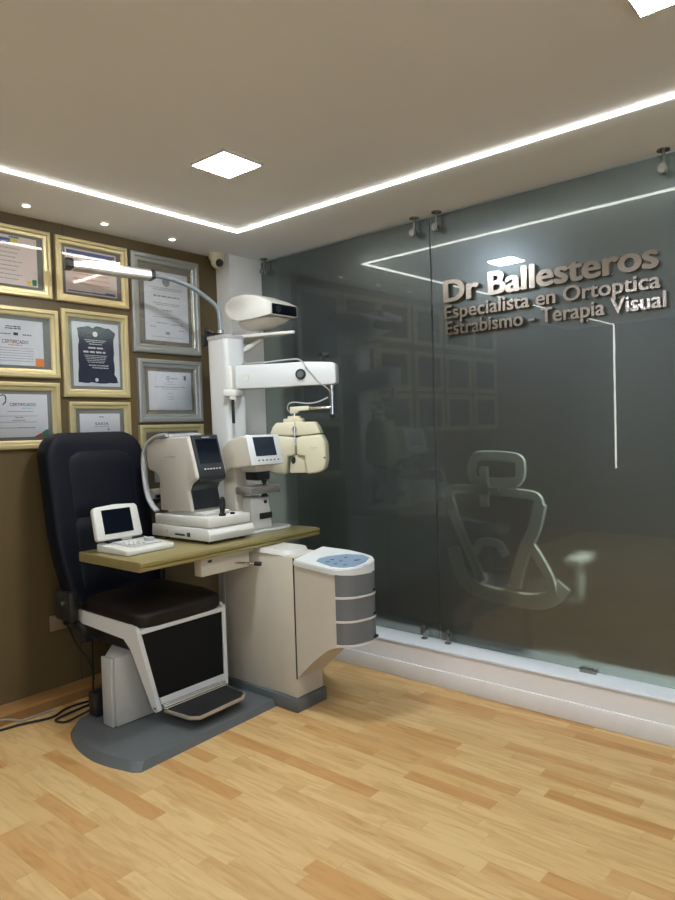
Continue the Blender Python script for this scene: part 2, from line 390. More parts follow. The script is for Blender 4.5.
# security camera at the corner
t = thing('security_camera', 'small cream dome security camera on the ceiling in the corner', 'camera', (2.90, 3.41, ZC))
b = B(); loft(b, [sup(0, 0, 0, .052, .052, 1), sup(0, 0, -.02, .054, .054, 1), sup(0, 0, -.045, .045, .045, 1)]); obj('mount', b, IVORY, t, local=True)
b = B(); bmesh.ops.create_uvsphere(b, u_segments=24, v_segments=16, radius=0.045); obj('housing', b, IVORY, t, local=True, M=Matrix.Translation((-.004, -.012, -.055)))
b = B(); bmesh.ops.create_uvsphere(b, u_segments=20, v_segments=12, radius=0.026); obj('lens', b, BLACK, t, local=True, M=Matrix.Translation((-.016, -.042, -.068)))

# ------------------------------------------------------------------ framed certificates
def P2(x, z): return (x, z)
def rect(bm, x0, x1, z0, z1, y0, y1): box(bm, x0, x1, y0, y1, z0, z1)
YW = 3.5
def moulding(bm, x0, x1, z0, z1, w, d):
    """mitred frame with a stepped profile, back on the wall"""
    prof = [(0, 0), (0, d * .8), (w * .12, d), (w * .42, d), (w * .55, d * .72), (w * .85, d * .62), (w, d * .42), (w, 0)]
    rings = []
    for (sx, sz, X, Z) in ((1, 1, x0, z0), (-1, 1, x1, z0), (-1, -1, x1, z1), (1, -1, x0, z1)):
        rings.append([(X + sx * a, YW - dd, Z + sz * a) for a, dd in prof])
    R = [[bm.verts.new(p) for p in r] for r in rings]; n = len(prof)
    for i in range(4):
        A, C_ = R[i], R[(i + 1) % 4]
        for k in range(n): bm.faces.new((A[k], A[(k + 1) % n], C_[(k + 1) % n], C_[k]))
    return bm
def lines_mesh(rows, y):
    b = B()
    for (xc, z, w, h) in rows: box(b, xc - w / 2, xc + w / 2, y - 0.0006, y, z - h / 2, z + h / 2)
    return b
def wordrow(xc, z, w, h, rnd):
    out = []; x = xc - w / 2
    while x < xc + w / 2 - h:
        l = min(rnd.uniform(1.5, 5) * h, xc + w / 2 - x); out.append((x + l / 2, z, l, h)); x += l + h * 0.8
    return out
def flat_text(s, xc, z, w, h, y, bold=0.01):
    t = text_mesh(s, bold, 0.0); x0, x1, y0, y1 = bounds(t)
    b = B()
    M = Matrix.Translation((xc, y - 0.0008, z)) @ Matrix(((w / (x1 - x0), 0, 0, -w / 2 - x0 * w / (x1 - x0)), (0, 0, 1, 0), (0, h / (y1 - y0), 0, -h / 2 - y0 * h / (y1 - y0)), (0, 0, 0, 1)))
    merge(b, t, M); return b
def framed(label, x0, x1, z0, z1, fm, w, paper, matm, pm, d=0.026):
    t = thing('picture_frame', label, 'picture frame', ((x0 + x1) / 2, YW, z0), group='framed certificates on the wall')
    obj('frame_moulding', moulding(B(), x0, x1, z0, z1, w, d), fm, t, sharp=20)
    if fm is SILVERF:
        e = B(); moulding(e, x0 + w + .002, x1 - w - .002, z0 + w + .002, z1 - w - .002, .006, .013); obj('gilt_slip', e, GOLD, t)
    obj('mat_board', box(B(), x0 + w * .5, x1 - w * .5, YW - 0.008, YW - 0.0005, z0 + w * .5, z1 - w * .5), matm, t)
    px0, px1, pz0, pz1 = paper
    c = obj('certificate', box(B(), px0, px1, YW - 0.0095, YW - 0.008, pz0, pz1), pm, t)
    yp = YW - 0.0095
    obj('glazing', box(B(), x0 + w * .98, x1 - w * .98, YW - 0.0130, YW - 0.0118, z0 + w * .98, z1 - w * .98), PANE, t)
    return t, c, yp
def detail(c, b, m, name, label=None): return obj(name, b, m, c, label)
rnd = random.Random(2)
def many(rows): return [r for rr in rows for r in rr]
# top left gold
t, c, yp = framed('topmost gold frame at the left edge, warm-lit certificate with yellow and green corner motif', 1.385, 1.822, 2.123, 2.476, GOLD, .042, (1.455, 1.751, 2.178, 2.425), MATG, PAPER_WARMLIT)
detail(c, lines_mesh(many([wordrow(1.56, 2.36 - i * .022, .22 - .03 * (i % 3), .004, rnd) for i in range(8)]), yp), INKG, 'text_lines')
detail(c, lines_mesh([(1.55, 2.402, .13, .016), (1.575, 2.386, .09, .012)], yp), INKB, 'header_emblem')
detail(c, lines_mesh([(1.635, 2.395, .03, .034)], yp), YEL, 'yellow_motif'); detail(c, lines_mesh([(1.705, 2.196, .022, .02)], yp), YEL, 'yellow_motif')
detail(c, lines_mesh([(1.732, 2.200, .022, .030)], yp), GRN, 'green_motif'); detail(c, lines_mesh([(1.635, 2.418, .05, .008)], yp), GRN, 'green_motif')
# second top gold
t, c, yp = framed('gold frame behind the lamp head, landscape certificate with blue bands', 1.847, 2.285, 2.124, 2.475, GOLD, .042, (1.906, 2.216, 2.179, 2.421), MATG, PAPER_WARMLIT)
pb = B()
prism(pb, [(1.915, 2.412), (1.915, 2.375), (2.0, 2.395), (2.1, 2.375), (2.205, 2.392), (2.205, 2.412)], 'y', yp - .0006, yp); detail(c, pb, INKB, 'blue_banner')
detail(c, lines_mesh([(2.06, 2.190, .29, .006), (2.17, 2.196, .06, .008)], yp), INKB, 'bottom_band')
detail(c, lines_mesh(many([wordrow(2.06, 2.34 - i * .026, .22, .004, rnd) for i in range(5)]), yp), INKR, 'text_lines')
for (a0, a1, b0, b1) in ((1.906, 1.912, 2.179, 2.421), (2.210, 2.216, 2.179, 2.421)): pass
# tall silver
t, c, yp = framed('tall silver frame holding a white diploma with a round grey seal', 2.308, 2.804, 1.883, 2.472, SILVERF, .052, (2.398, 2.717, 1.96, 2.38), MATB, PAPER)
sb = B(); cyl(sb, (2.557, yp - .0007, 2.322), (2.557, yp, 2.322), .028, n=28); detail(c, sb, INKG, 'round_seal')
detail(c, lines_mesh(many([wordrow(2.557, 2.283, .24, .004, rnd), wordrow(2.557, 2.272, .20, .004, rnd), wordrow(2.557, 2.19, .20, .004, rnd), wordrow(2.557, 2.18, .17, .004, rnd), wordrow(2.557, 2.105, .21, .004, rnd), wordrow(2.52, 2.07, .09, .005, rnd), wordrow(2.63, 2.065, .10, .005, rnd), wordrow(2.45, 2.045, .04, .005, rnd), wordrow(2.66, 2.03, .04, .005, rnd), wordrow(2.557, 1.985, .24, .003, rnd), wordrow(2.557, 2.01, .03, .018, rnd)]), yp), INKG, 'text_lines')
detail(c, lines_mesh(wordrow(2.557, 2.232, .19, .009, rnd), yp), INKG, 'name_line'); detail(c, lines_mesh(wordrow(2.56, 2.148, .06, .007, rnd), yp), INKG, 'title_line')
# left middle gold
t, c, yp = framed('gold frame at the left edge, certificate with an orange square in its corner', 1.40, 1.848, 1.706, 2.066, GOLD, .046, (1.47, 1.765, 1.768, 2.0), MATG, PAPER)
detail(c, flat_text('CERTIFICADO', 1.618, 1.887, .135, .018, yp), INK, 'printed_heading')
detail(c, lines_mesh(many([wordrow(1.61, 1.964, .075, .005, rnd), wordrow(1.61, 1.954, .08, .005, rnd), wordrow(1.57, 1.925, .05, .004, rnd), wordrow(1.68, 1.925, .045, .005, rnd), [(1.622, 1.927, .024, .014)]]), yp), INK, 'letterhead')
detail(c, lines_mesh(wordrow(1.62, 1.870, .08, .005, rnd), yp), INKR, 'red_subtitle')
detail(c, lines_mesh(many([wordrow(1.61, 1.855 - i * .013, .20, .003, rnd) for i in range(6)]), yp), INKG, 'text_lines')
detail(c, lines_mesh([(1.742, 1.786, .045, .042)], yp), INKR, 'orange_square')
# plaque
t, c, yp = framed('gold portrait frame holding a dark torn-edge plaque on a pale plate', 1.865, 2.271, 1.610, 2.086, GOLD, .044, (1.928, 2.212, 1.672, 2.025), MATG, PLATE)
pts = []
def jag(p, q, n, amp):
    for i in range(n):
        k = i / n; x = p[0] + (q[0] - p[0]) * k + rnd.uniform(-amp, amp); z = p[1] + (q[1] - p[1]) * k + rnd.uniform(-amp, amp); pts.append((x, z))
jag((1.955, 1.69), (2.185, 1.69), 12, .003); jag((2.198, 1.695), (2.192, 1.735), 3, .003); jag((2.178, 1.74), (2.175, 1.96), 9, .004)
jag((2.19, 1.965), (2.19, 1.99), 2, .002); jag((2.15, 2.003), (1.965, 2.0), 10, .006); jag((1.955, 1.99), (1.968, 1.96), 2, .003); jag((1.966, 1.95), (1.958, 1.71), 9, .004)
pb = B(); prism(pb, pts, 'y', yp - .0015, yp); detail(c, pb, NAVY, 'torn_plaque', 'dark navy plaque with torn edges')
yq = yp - .0015
detail(c, lines_mesh(many([wordrow(2.065, 1.928, .13, .004, rnd), wordrow(2.065, 1.918, .11, .004, rnd), wordrow(2.065, 1.906, .08, .004, rnd), wordrow(2.065, 1.885, .09, .009, rnd), wordrow(2.065, 1.862, .15, .010, rnd)] + [wordrow(2.065, 1.843 - i * .0095, .14 - .01 * i, .0035, rnd) for i in range(5)] + [wordrow(2.08, 1.788, .12, .005, rnd), wordrow(2.09, 1.775, .10, .005, rnd)]), yq), PLATE, 'engraved_lines')
pb = B(); cyl(pb, (2.065, yq - .0006, 1.962), (2.065, yq, 1.962), .016, n=7); detail(c, pb, PLATE, 'emblem'); pb = B(); cyl(pb, (2.065, yq - .0006, 1.708), (2.065, yq, 1.708), .011, n=6); detail(c, pb, PLATE, 'emblem')
# small silver
t, c, yp = framed('small landscape silver frame below the tall one, white certificate with blue marks', 2.329, 2.80, 1.465, 1.845, SILVERF, .052, (2.403, 2.72, 1.539, 1.773), MATB, PAPER)
detail(c, lines_mesh([(2.672, 1.738, .018, .028)], yp), INKB, 'blue_logo')
rb = B()
for k in range(16):
    a0, a1 = 2 * PI * k / 16, 2 * PI * (k + 1) / 16
    prism(rb, [(2.545 + .012 * math.cos(a0), 1.735 + .012 * math.sin(a0)), (2.545 + .012 * math.cos(a1), 1.735 + .012 * math.sin(a1)), (2.545 + .008 * math.cos(a1), 1.735 + .008 * math.sin(a1)), (2.545 + .008 * math.cos(a0), 1.735 + .008 * math.sin(a0))], 'y', yp - .0006, yp)
detail(c, rb, INKB, 'ring_logo')
detail(c, lines_mesh(many([wordrow(2.59, 1.733, .05, .007, rnd), wordrow(2.56, 1.712, .04, .004, rnd), wordrow(2.56, 1.697, .09, .003, rnd), wordrow(2.56, 1.680, .23, .005, rnd), wordrow(2.56, 1.668, .12, .003, rnd), wordrow(2.56, 1.64, .03, .004, rnd), wordrow(2.56, 1.62, .06, .003, rnd), wordrow(2.56, 1.605, .05, .003, rnd)]), yp), INKG, 'text_lines')
# bottom left gold
t, c, yp = framed('lowest gold frame at the left edge, certificate with a green and red corner', 1.39, 1.84, 1.337, 1.682, GOLD, .046, (1.46, 1.772, 1.40, 1.62), MATG, PAPER)
detail(c, flat_text('CERTIFICADO', 1.642, 1.567, .135, .016, yp), INK, 'printed_heading')
detail(c, lines_mesh(wordrow(1.665, 1.548, .06, .006, rnd), yp), CYANI, 'blue_subtitle')
detail(c, lines_mesh(many([wordrow(1.63, 1.532, .13, .004, rnd), wordrow(1.62, 1.508, .2, .003, rnd), wordrow(1.62, 1.500, .04, .005, rnd), wordrow(1.62, 1.486, .07, .004, rnd), wordrow(1.62, 1.477, .19, .003, rnd), wordrow(1.56, 1.448, .09, .004, rnd), wordrow(1.66, 1.448, .1, .005, rnd)]), yp), INKG, 'text_lines')
pb = B(); prism(pb, [(1.772, 1.40), (1.772, 1.437), (1.76, 1.437), (1.742, 1.425), (1.735, 1.413), (1.745, 1.40)], 'y', yp - .0006, yp); detail(c, pb, GRN, 'green_corner')
pb = B(); prism(pb, [(1.695, 1.40), (1.748, 1.40), (1.738, 1.413), (1.745, 1.424), (1.73, 1.417)], 'y', yp - .0006, yp); detail(c, pb, REDI, 'red_corner')
pb = B(); tube(pb, [(1.50, yp - .0004, 1.60), (1.548, yp - .0004, 1.615), (1.556, yp - .0004, 1.585), (1.54, yp - .0004, 1.565)], .003, 6); detail(c, pb, INK, 'curved_emblem')
# lower gold behind the chair
t, c, yp = framed('gold frame partly hidden behind the top of the black chair, bluish white certificate', 1.888, 2.268, 1.20, 1.584, GOLD, .042, (1.952, 2.2, 1.27, 1.519), MATG, PAPER)
detail(c, flat_text('SAKIA', 2.085, 1.462, .085, .016, yp, 0.0), INK, 'printed_heading')
detail(c, lines_mesh(wordrow(2.085, 1.446, .09, .003, rnd) + wordrow(2.085, 1.50, .03, .006, rnd) + [(2.125, 1.43, .012, .012)], yp), INKG, 'text_lines')
# lower gold behind the instrument
t, c, yp = framed('gold frame mostly hidden behind the screen instrument, below the small silver frame', 2.326, 2.80, 1.02, 1.45, GOLD, .046, (2.42, 2.70, 1.10, 1.36), MATB, PAPER)
detail(c, lines_mesh(many([wordrow(2.56, 1.33 - i * .02, .2, .004, rnd) for i in range(6)]), yp), INKG, 'text_lines')
# more of the same frames further along the wall, outside the photo but mirrored in the glass
for i, xa in enumerate((.88, .38, -.12)):
    for za, zb in ((2.123, 2.476), (1.706, 2.066), (1.337, 1.682)):
        t, c, yp = framed('gold framed certificate nearer the viewer, seen only as a faint reflection in the glass', xa, xa + .44, za, zb, GOLD, .044, (xa + .07, xa + .37, za + .06, zb - .06), MATG, PAPER)
        detail(c, lines_mesh(many([wordrow(xa + .22, zb - .10 - j * .025, .2, .004, rnd) for j in range(5)]), yp), INKG, 'text_lines')
        t['group'] = 'certificates seen only mirrored in the glass'
# wall outlet
t = thing('wall_outlet', 'brown double wall outlet low on the wall behind the chair', 'outlet', (1.80, 3.5, 0.36))
obj('cover_plate', box(B(), 1.735, 1.865, 3.49, 3.4995, .362, .445, .003), mat('brown_outlet', (.22, .15, .09), .4), t)
obj('plug', box(B(), 1.80, 1.835, 3.465, 3.4895, .385, .42, .006), BLACK, t)

# ------------------------------------------------------------------ lettering on the glass
sign = thing('wall_lettering', 'raised brushed steel lettering in three lines on the right glass pane', 'sign', (gx(1.38) - 0.03, 1.38, 1.95))
def letter_line(s, y0, z0, y1, z1, cap, bold):
    """baseline from (y0,z0) to (y1,z1); each glyph its own part"""
    full = text_mesh(s, 0); fx0, fx1, _, _ = bounds(full); full.free()
    H = text_mesh('E', 0); _, _, h0, h1 = bounds(H); H.free()
    bar = text_mesh('|', 0); bx0, bx1, _, _ = bounds(bar); bar.free()
    sx = (y0 - y1) / (fx1 - fx0); sy = cap / (h1 - h0)
    for i, ch in enumerate(s):
        if ch == ' ': continue
        pre = text_mesh(s[:i] + '|', 0); adv = bounds(pre)[1] - bx1; pre.free()
        g0 = text_mesh(ch, 0, 0.5); g = bmesh.new()      # heavier stroke: the outline thickened by shifted copies
        for k in range(9):
            r_ = 0 if k == 8 else bold; gc = g0.copy()
            for v in gc.verts: v.co.x += r_ * math.cos(PI * k / 4) * 0.8; v.co.y += r_ * math.sin(PI * k / 4) * 0.45
            
            for v in gc.verts: v.co.z += k * .012
            merge(g, gc)
        g0.free()
        yy = lambda x: y0 - (x + adv - fx0) * sx
        for v in g.verts:
            X, Y_, Z_ = v.co
            y = yy(X); z = z0 + (z1 - z0) * (y0 - y) / (y0 - y1) + (Y_ - h0) * sy
            v.co = (gx(y) - 0.0215 - Z_ * 0.019, y, z)
        # standoff pins to the glass
        xs = [v.co.y for v in g.verts]; zs = [v.co.z for v in g.verts]
        o = obj('letter', g, LETTER, sign, sharp=30)
        pin = B(); my = (min(xs) + max(xs)) / 2; mz = (min(zs) + max(zs)) / 2
        cyl(pin, (gx(my) - 0.014, my, min(zs) + .008), (gx(my) - 0.0052, my, min(zs) + .008), .003, n=8)
        obj('standoff_pin', pin, STEEL, o)
letter_line('Dr Ballesteros', 1.905, 2.052, 0.832, 2.052, 0.110, 0.048)
letter_line('Especialista en Ortoptica', 1.905, 1.962, 0.822, 1.962, 0.068, 0.030)
letter_line('Estrabismo - Terapia Visual', 1.900, 1.876, 0.800, 1.876, 0.068, 0.030)

# ------------------------------------------------------------------ platform under chair and unit
pts = [(2.368, 2.455), (1.565, 2.432)] + [(p.x, p.y) for p in catmull([(1.542, 2.46, 0), (1.506, 2.595, 0), (1.495, 2.707, 0), (1.508, 2.83, 0), (1.535, 2.93, 0), (1.58, 3.03, 0), (1.63, 3.08, 0)], 4)]
pts += [(1.70, 3.10), (2.368, 3.10)]
b = B(); prism(b, pts, 'z', 0, 0.035)
for v in b.verts:
    if v.co.z > .03: v.co.x = 2.365 + (v.co.x - 2.365) * .97; v.co.y = 2.8 + (v.co.y - 2.8) * .96
tag(obj('equipment_platform', b, DGREY), 'grey floor platform with a rounded end under the black chair', 'platform')

# ------------------------------------------------------------------ patient chair
ch = thing('patient_chair', 'black leather patient chair with high back, white frame and footrest', 'chair', (2.0, 2.95, 0.035))
b = B(); prism(b, [(1.700, 2.822), (1.700, 2.905), (1.84, 3.06), (2.16, 3.06), (2.16, 2.822)], 'z', .036, .362, .008)
obj('pedestal', b, mat('grey_white_enamel', (.42, .41, .38), .4), ch)
b = B(); box(b, 1.684, 1.699, 2.835, 2.915, .036, .358, .003); obj('pedestal_strip', b, LGREY, ch)
b = B(); box(b, 1.80, 2.2, 2.80, 3.2, .363, .44, .01); obj('seat_support', b, BLACK, ch)
# seat cushion
def cushion(cx, cy, z0, z1, a, bb, e=.28, crown=.012):
    rings = []
    N_ = 8
    for i in range(N_ + 1):
        t_ = i / N_; zz = z0 + (z1 - z0) * t_
        k = 1 - 0.10 * abs(2 * t_ - 1) ** 4
        rings.append(sup(cx, cy, zz, a * k, bb * k, e, 40))
    rings.append(sup(cx, cy, z1 + crown * .7, a * .75, bb * .75, e * 1.4, 40)); rings.append(sup(cx, cy, z1 + crown, a * .4, bb * .4, .8, 40))
    return loft(B(), rings)
b = cushion(2.012, 2.98, .495, .585, .258, .29); 
for v in b.verts:
    dy = (2.98 - v.co.y) / .29
    if dy > .5: v.co.z -= .02 * (dy - .5)
obj('seat', b, LEATHER2, ch)
# white side frames: rail under the seat bending down along the leg panel
def side(xt, xb, s):
    prof = [(3.22, .455), (3.22, .52), (2.76, .515), (2.716, .50), (2.690, .10), (2.715, .085), (2.738, .10), (2.765, .40), (2.82, .44)]
    t_ = bmesh.new(); q = []
    for w in (-.011, .011):
        q.append([t_.verts.new(((xt if z > .4 else xt + (xb - xt) * (.4 - z) / .31) + w, y, z)) for y, z in prof])
    n = len(prof); t_.faces.new(q[0]); t_.faces.new(q[1][::-1])
    for i in range(n): t_.faces.new((q[0][i], q[1][i], q[1][(i + 1) % n], q[0][(i + 1) % n]))
    return t_
obj('side_frame', side(1.760, 1.848, -1), COOLW, ch); obj('side_frame', side(2.270, 2.250, 1), COOLW, ch)
b = B(); box(b, 1.77, 2.26, 2.70, 2.73, .475, .498, .004); obj('front_rail', b, COOLW, ch)
b = B(); loft(b, [[(1.855, 2.694, .125), (2.245, 2.694, .125), (2.245, 2.716, .125), (1.855, 2.716, .125)], [(1.852, 2.694, .155), (2.247, 2.694, .155), (2.247, 2.716, .155), (1.852, 2.716, .155)]]); obj('lower_rail', b, COOLW, ch)
b = B(); loft(b, [[(1.855, 2.700, .155), (2.243, 2.700, .155), (2.243, 2.714, .155), (1.855, 2.714, .155)], [(1.778, 2.716, .41), (2.256, 2.716, .41), (2.256, 2.73, .41), (1.778, 2.73, .41)], [(1.775, 2.718, .475), (2.258, 2.718, .475), (2.258, 2.732, .475), (1.775, 2.732, .475)]])
obj('leg_panel', b, mat('matt_black_panel', (.004, .005, .006), .55, spec=0.2), ch)
# footrest: hinge bar and ribbed tray
b = B()
for i in range(3): cyl(b, (1.862, 2.690 - .010 * i, .118 - .006 * i), (2.238, 2.690 - .010 * i, .118 - .006 * i), .0055, n=10)
obj('hinge_bar', b, CHROME, ch)
b = B(); prism(b, [(1.865, 2.69), (2.245, 2.69), (2.235, 2.53), (2.19, 2.492), (1.915, 2.48), (1.88, 2.52)], 'z', .084, .098, .003)
fr = obj('footrest', b, mat('tan_metal_edge', (.50, .42, .34), .35, .5), ch)
b = B(); prism(b, [(1.876, 2.680), (2.234, 2.680), (2.224, 2.537), (2.184, 2.504), (1.92, 2.492), (1.892, 2.526)], 'z', .0985, .1015)
obj('ribbed_mat', b, RUBBER, fr)
b = B()
for i in range(9): box(b, 1.90, 2.215, 2.515 + i * .018, 2.520 + i * .018, .1016, .1035)
obj('ribs', b, RUBBER, fr)
for x in (1.842, 2.262):
    b = B(); cyl(b, (x - .012, 2.712, .112), (x + .006, 2.712, .112), .010, n=14); obj('pivot_bolt', b, STEEL, ch)
# backrest, reclined slightly
def yb(z): return 3.245 + (z - .6) * .17
def back_rings(cx, w, d, zs, e=.42, bol=.025, off=0, z0=.56, z1=1.415):
    rings = []
    for z in zs:
        t_ = (z - z0) / (z1 - z0)
        ww = w * (0.84 + .16 * min(1, t_ / .35)) if t_ < .35 else w
        cr = .13
        if z > z1 - cr: ww = w - cr * (1 - math.sqrt(max(0, 1 - ((z - z1 + cr) / cr) ** 2))) * .95
        if z < z0 + .03: ww -= .02
        dd = d * (1 if z1 - z > .05 else .55 + .45 * math.sqrt(max(0, (z1 - z) / .05)))
        ring = sup(cx, yb(z) + off, z, ww, dd, e, 48)
        if bol:
            ring = [(x, y - (bol * (abs(x - cx) / ww) ** 3 * (1 if y < yb(z) + off else 0)), z_) for x, y, z_ in ring]
        rings.append(ring)
    return rings
zs = [.56, .575, .62, .70, .8, .9, 1.0, 1.1, 1.2, 1.27, 1.30, 1.33, 1.355, 1.375, 1.39, 1.403, 1.411, 1.415]
obj('backrest', loft(B(), back_rings(1.938, .283, .066, zs)), LEATHER, ch)
def pad(z0, z1, w, rtop, name):
    rings = []; n = 14
    for i in range(n + 1):
        z = z0 + (z1 - z0) * i / n
        ww = w
        if z > z1 - rtop: ww = w - rtop * (1 - math.sqrt(max(0, 1 - ((z - z1 + rtop) / rtop) ** 2)))
        dd = .016 * min(1, .35 + 6 * min(i, n - i) / n)
        rings.append(sup(1.945, yb(z) - .066, z, ww, dd, .5, 32))
    obj(name, loft(B(), rings), LEATHER, ch)
pad(.985, 1.315, .185, .07, 'upper_pad'); pad(.62, .975, .185, .015, 'lower_pad')
b = B(); box(b, 1.675, 1.73, 3.17, 3.33, .47, .63, .02); prism(b, [(3.30, .50), (3.14, .44), (3.10, .38), (3.16, .36), (3.22, .42), (3.33, .52)], 'x', 1.72, 1.745)
obj('recline_hinge', b, BLACK, ch)
b = B(); cyl(b, (1.664, 3.22, .57), (1.675, 3.22, .57), .011); obj('hinge_bolt', b, CHROME, ch)
b = B(); box(b, 2.23, 2.27, 3.20, 3.34, .50, .66, .015); obj('recline_hinge', b, BLACK, ch)
b = B(); tube(b, [(2.245, 3.34, .90), (2.248, 3.30, .98), (2.25, 3.245, 1.045)], .02, 10, flat=(.018, .030)); ar = obj('armrest', b, mat('dark_brown_pad', (.05, .04, .03), .5), ch)
b = B(); cyl(b, (2.225, 3.25, 1.05), (2.275, 3.25, 1.05), .030, n=20); obj('armrest_hub', b, LGREY, ar)
b = B(); tube(b, [(1.78, 3.22, .47), (1.77, 3.18, .40), (1.83, 3.12, .36), (1.90, 3.10, .39)], .008, 8); obj('seat_cable', b, RUBBER, ch)
# motor box and cables on the floor
tag(obj('power_box', box(B(), 1.70, 1.79, 3.00, 3.075, .036, .15, .008), BLACK), 'small black power box behind the chair pedestal', 'power box')
def cable(pts, r, m, label, name='cable'):
    tag(obj(name, tube(B(), pts, r, 8), m), label, 'cable')
cable([(1.817, 3.47, .39), (1.84, 3.42, .28), (1.87, 3.33, .17), (1.80, 3.2, .10), (1.75, 3.08, .09)], .005, RUBBER, 'black cord dropping from the wall outlet to the power box')
cable([(1.93, 3.42, .46), (1.93, 3.42, .30), (1.93, 3.42, .15), (1.93, 3.42, .06)], .004, RUBBER, 'thin black cord hanging straight down beside the outlet')
cable([(1.20, 3.33, .007), (1.45, 3.31, .007), (1.60, 3.26, .007), (1.70, 3.30, .007), (1.80, 3.30, .007), (1.95, 3.26, .007)], .006, RUBBER, 'black cable lying on the floor along the left wall')
cable([(1.25, 3.36, .066), (1.42, 3.34, .040), (1.50, 3.345, .007), (1.60, 3.345, .007), (1.66, 3.34, .007)], .005, mat('grey_cable', (.30, .28, .26), .5), 'light grey cable curving over the low ledge at the left edge')
cable([(1.694, 3.04, .07), (1.66, 3.08, .045), (1.62, 3.15, .007), (1.60, 3.21, .007), (1.68, 3.235, .007), (1.80, 3.25, .007)], .006, RUBBER, 'short black cable looping out of the power box')

# ------------------------------------------------------------------ refraction unit
ru = thing('refraction_unit', 'cream refraction unit with tall column, drawer pod and olive table top', 'refraction unit', (2.5, 2.7, 0))
b = B(); box(b, 2.372, 2.592, 2.305, 2.885, 0, .068, .004); box(b, 2.58, 2.735, 2.62, 3.16, 0, .068, .012); obj('footing', b, DGREY, ru)
b = B(); box(b, 2.385, 2.582, 2.318, 2.87, .068, .772, .006); body = obj('body', b, CREAM, ru)
b = B(); box(b, 2.3835, 2.386, 2.835, 2.838, .075, .765); obj('panel_groove', b, LGREY, body)
b = B(); box(b, 2.52, 2.70, 2.87, 3.02, .068, .75, .006); obj('rear_body', b, CREAM, ru)
rings = []
for z, g_ in ((.068, 0), (1.0, 0), (1.93, .004)):
    rings.append(sup(2.650 - g_, 3.055 + g_, z, .072 + g_, .084 + g_, .34, 36))
obj('column', loft(B(), rings), COOLW, ru)
b = B(); loft(b, [sup(2.646, 3.059, 1.93, .080, .092, .34, 36), sup(2.646, 3.059, 1.95, .080, .092, .34, 36)]); obj('column_cap', b, LGREY, ru)
b = B(); cyl(b, (2.60, 3.06, 1.95), (2.60, 3.06, 1.965), .020); cyl(b, (2.60, 3.10, 1.965), (2.585, 3.16, 1.99), .011); prism(b, [(3.135, 1.91), (3.185, 1.90), (3.17, 1.985), (3.15, 2.01)], 'x', 2.575, 2.60, .004)
obj('cap_clip', b, BLACK, ru)
# arm: direction towards the viewer's right
A0 = Vector((2.66, 3.02, 0)); D1 = Vector((.47, -.88, 0)).normalized(); N1 = Vector((-D1.y, D1.x, 0)) * -1   # N1 faces the viewer
if N1.dot(Vector((-1, -1, 0))) < 0: N1 = -N1
def AM(): 
    m = Matrix.Identity(4)
    for i in range(3): m[i][0] = D1[i]; m[i][1] = -N1[i]; m[i][3] = A0[i]
    return m     # local: x along the arm, y away from the viewer, z up
b = B(); prism(b, [(.02, 1.655), (.02, 1.766), (.045, 1.776), (.28, 1.774), (.43, 1.777), (.60, 1.767), (.62, 1.757), (.62, 1.650), (.60, 1.643), (.40, 1.643), (.30, 1.638), (.045, 1.64)], 'y', -.045, .045, .006)
arm = obj('instrument_arm', b, COOLW, ru, M=AM())
b = B(); cyl(b, (.42, -.046, 1.706), (.42, -.056, 1.706), .030, n=28); d_ = obj('lock_dial', b, BLACK, arm, M=AM())
b = B(); cyl(b, (.42, -.056, 1.706), (.42, -.059, 1.706), .019, n=24); obj('dial_ring', b, DGREY, arm, M=AM())
b = B(); cyl(b, (.09, -.046, 1.705), (.09, -.050, 1.705), .022, n=24); obj('hinge_cap', b, WHITE, arm, M=AM())
b = B(); cyl(b, (.545, 0, 1.768), (.545, 0, 1.80), .010); cyl(b, (.545, 0, 1.80), (.545, 0, 1.815), .016)
for k in range(5): a = 2 * PI * k / 5; cyl(b, (.545, 0, 1.815), (.545 + .032 * math.cos(a), .032 * math.sin(a), 1.815), .011, .012, 10)
obj('star_knob', b, BLACK, arm, M=AM())
b = B(); cyl(b, (.012, 0, 1.60), (.012, 0, 1.80), .022); box(b, -.015, .065, -.135, -.03, 1.595, 1.632, .006); box(b, -.015, .03, -.10, -.03, 1.60, 1.77, .006); cyl(b, (.037, -.118, 1.595), (.037, -.118, 1.575), .020); obj('pivot', b, WHITE, ru, M=AM())
b = B(); box(b, .028, .046, -.125, -.110, 1.44, 1.572, .006); cyl(b, (.037, -.118, 1.57), (.037, -.118, 1.60), .008); obj('release_handle', b, BLACK, ru, M=AM())
b = B(); tube(b, [(.06, -.01, 1.785), (.2, -.02, 1.786), (.35, -.02, 1.795), (.42, -.046, 1.785), (.455, -.052, 1.74), (.49, -.052, 1.70), (.52, -.046, 1.66), (.565, -.03, 1.625), (.58, -.01, 1.60)], .0045, 8); obj('cable', b, LGREY, arm, M=AM())
# rod and bracket for the phoropter
b = B(); cyl(b, (.585, 0, 1.643), (.585, 0, 1.475), .011); cyl(b, (.585, 0, 1.64), (.585, 0, 1.625), .016); cyl(b, (.585, 0, 1.60), (.585, 0, 1.585), .015); obj('hanging_rod', b, CHROME, arm, M=AM())
b = B(); cyl(b, (.585, 0, 1.475), (.585, 0, 1.455), .020, .016, 16); obj('rod_knob', b, BLACK, arm, M=AM())
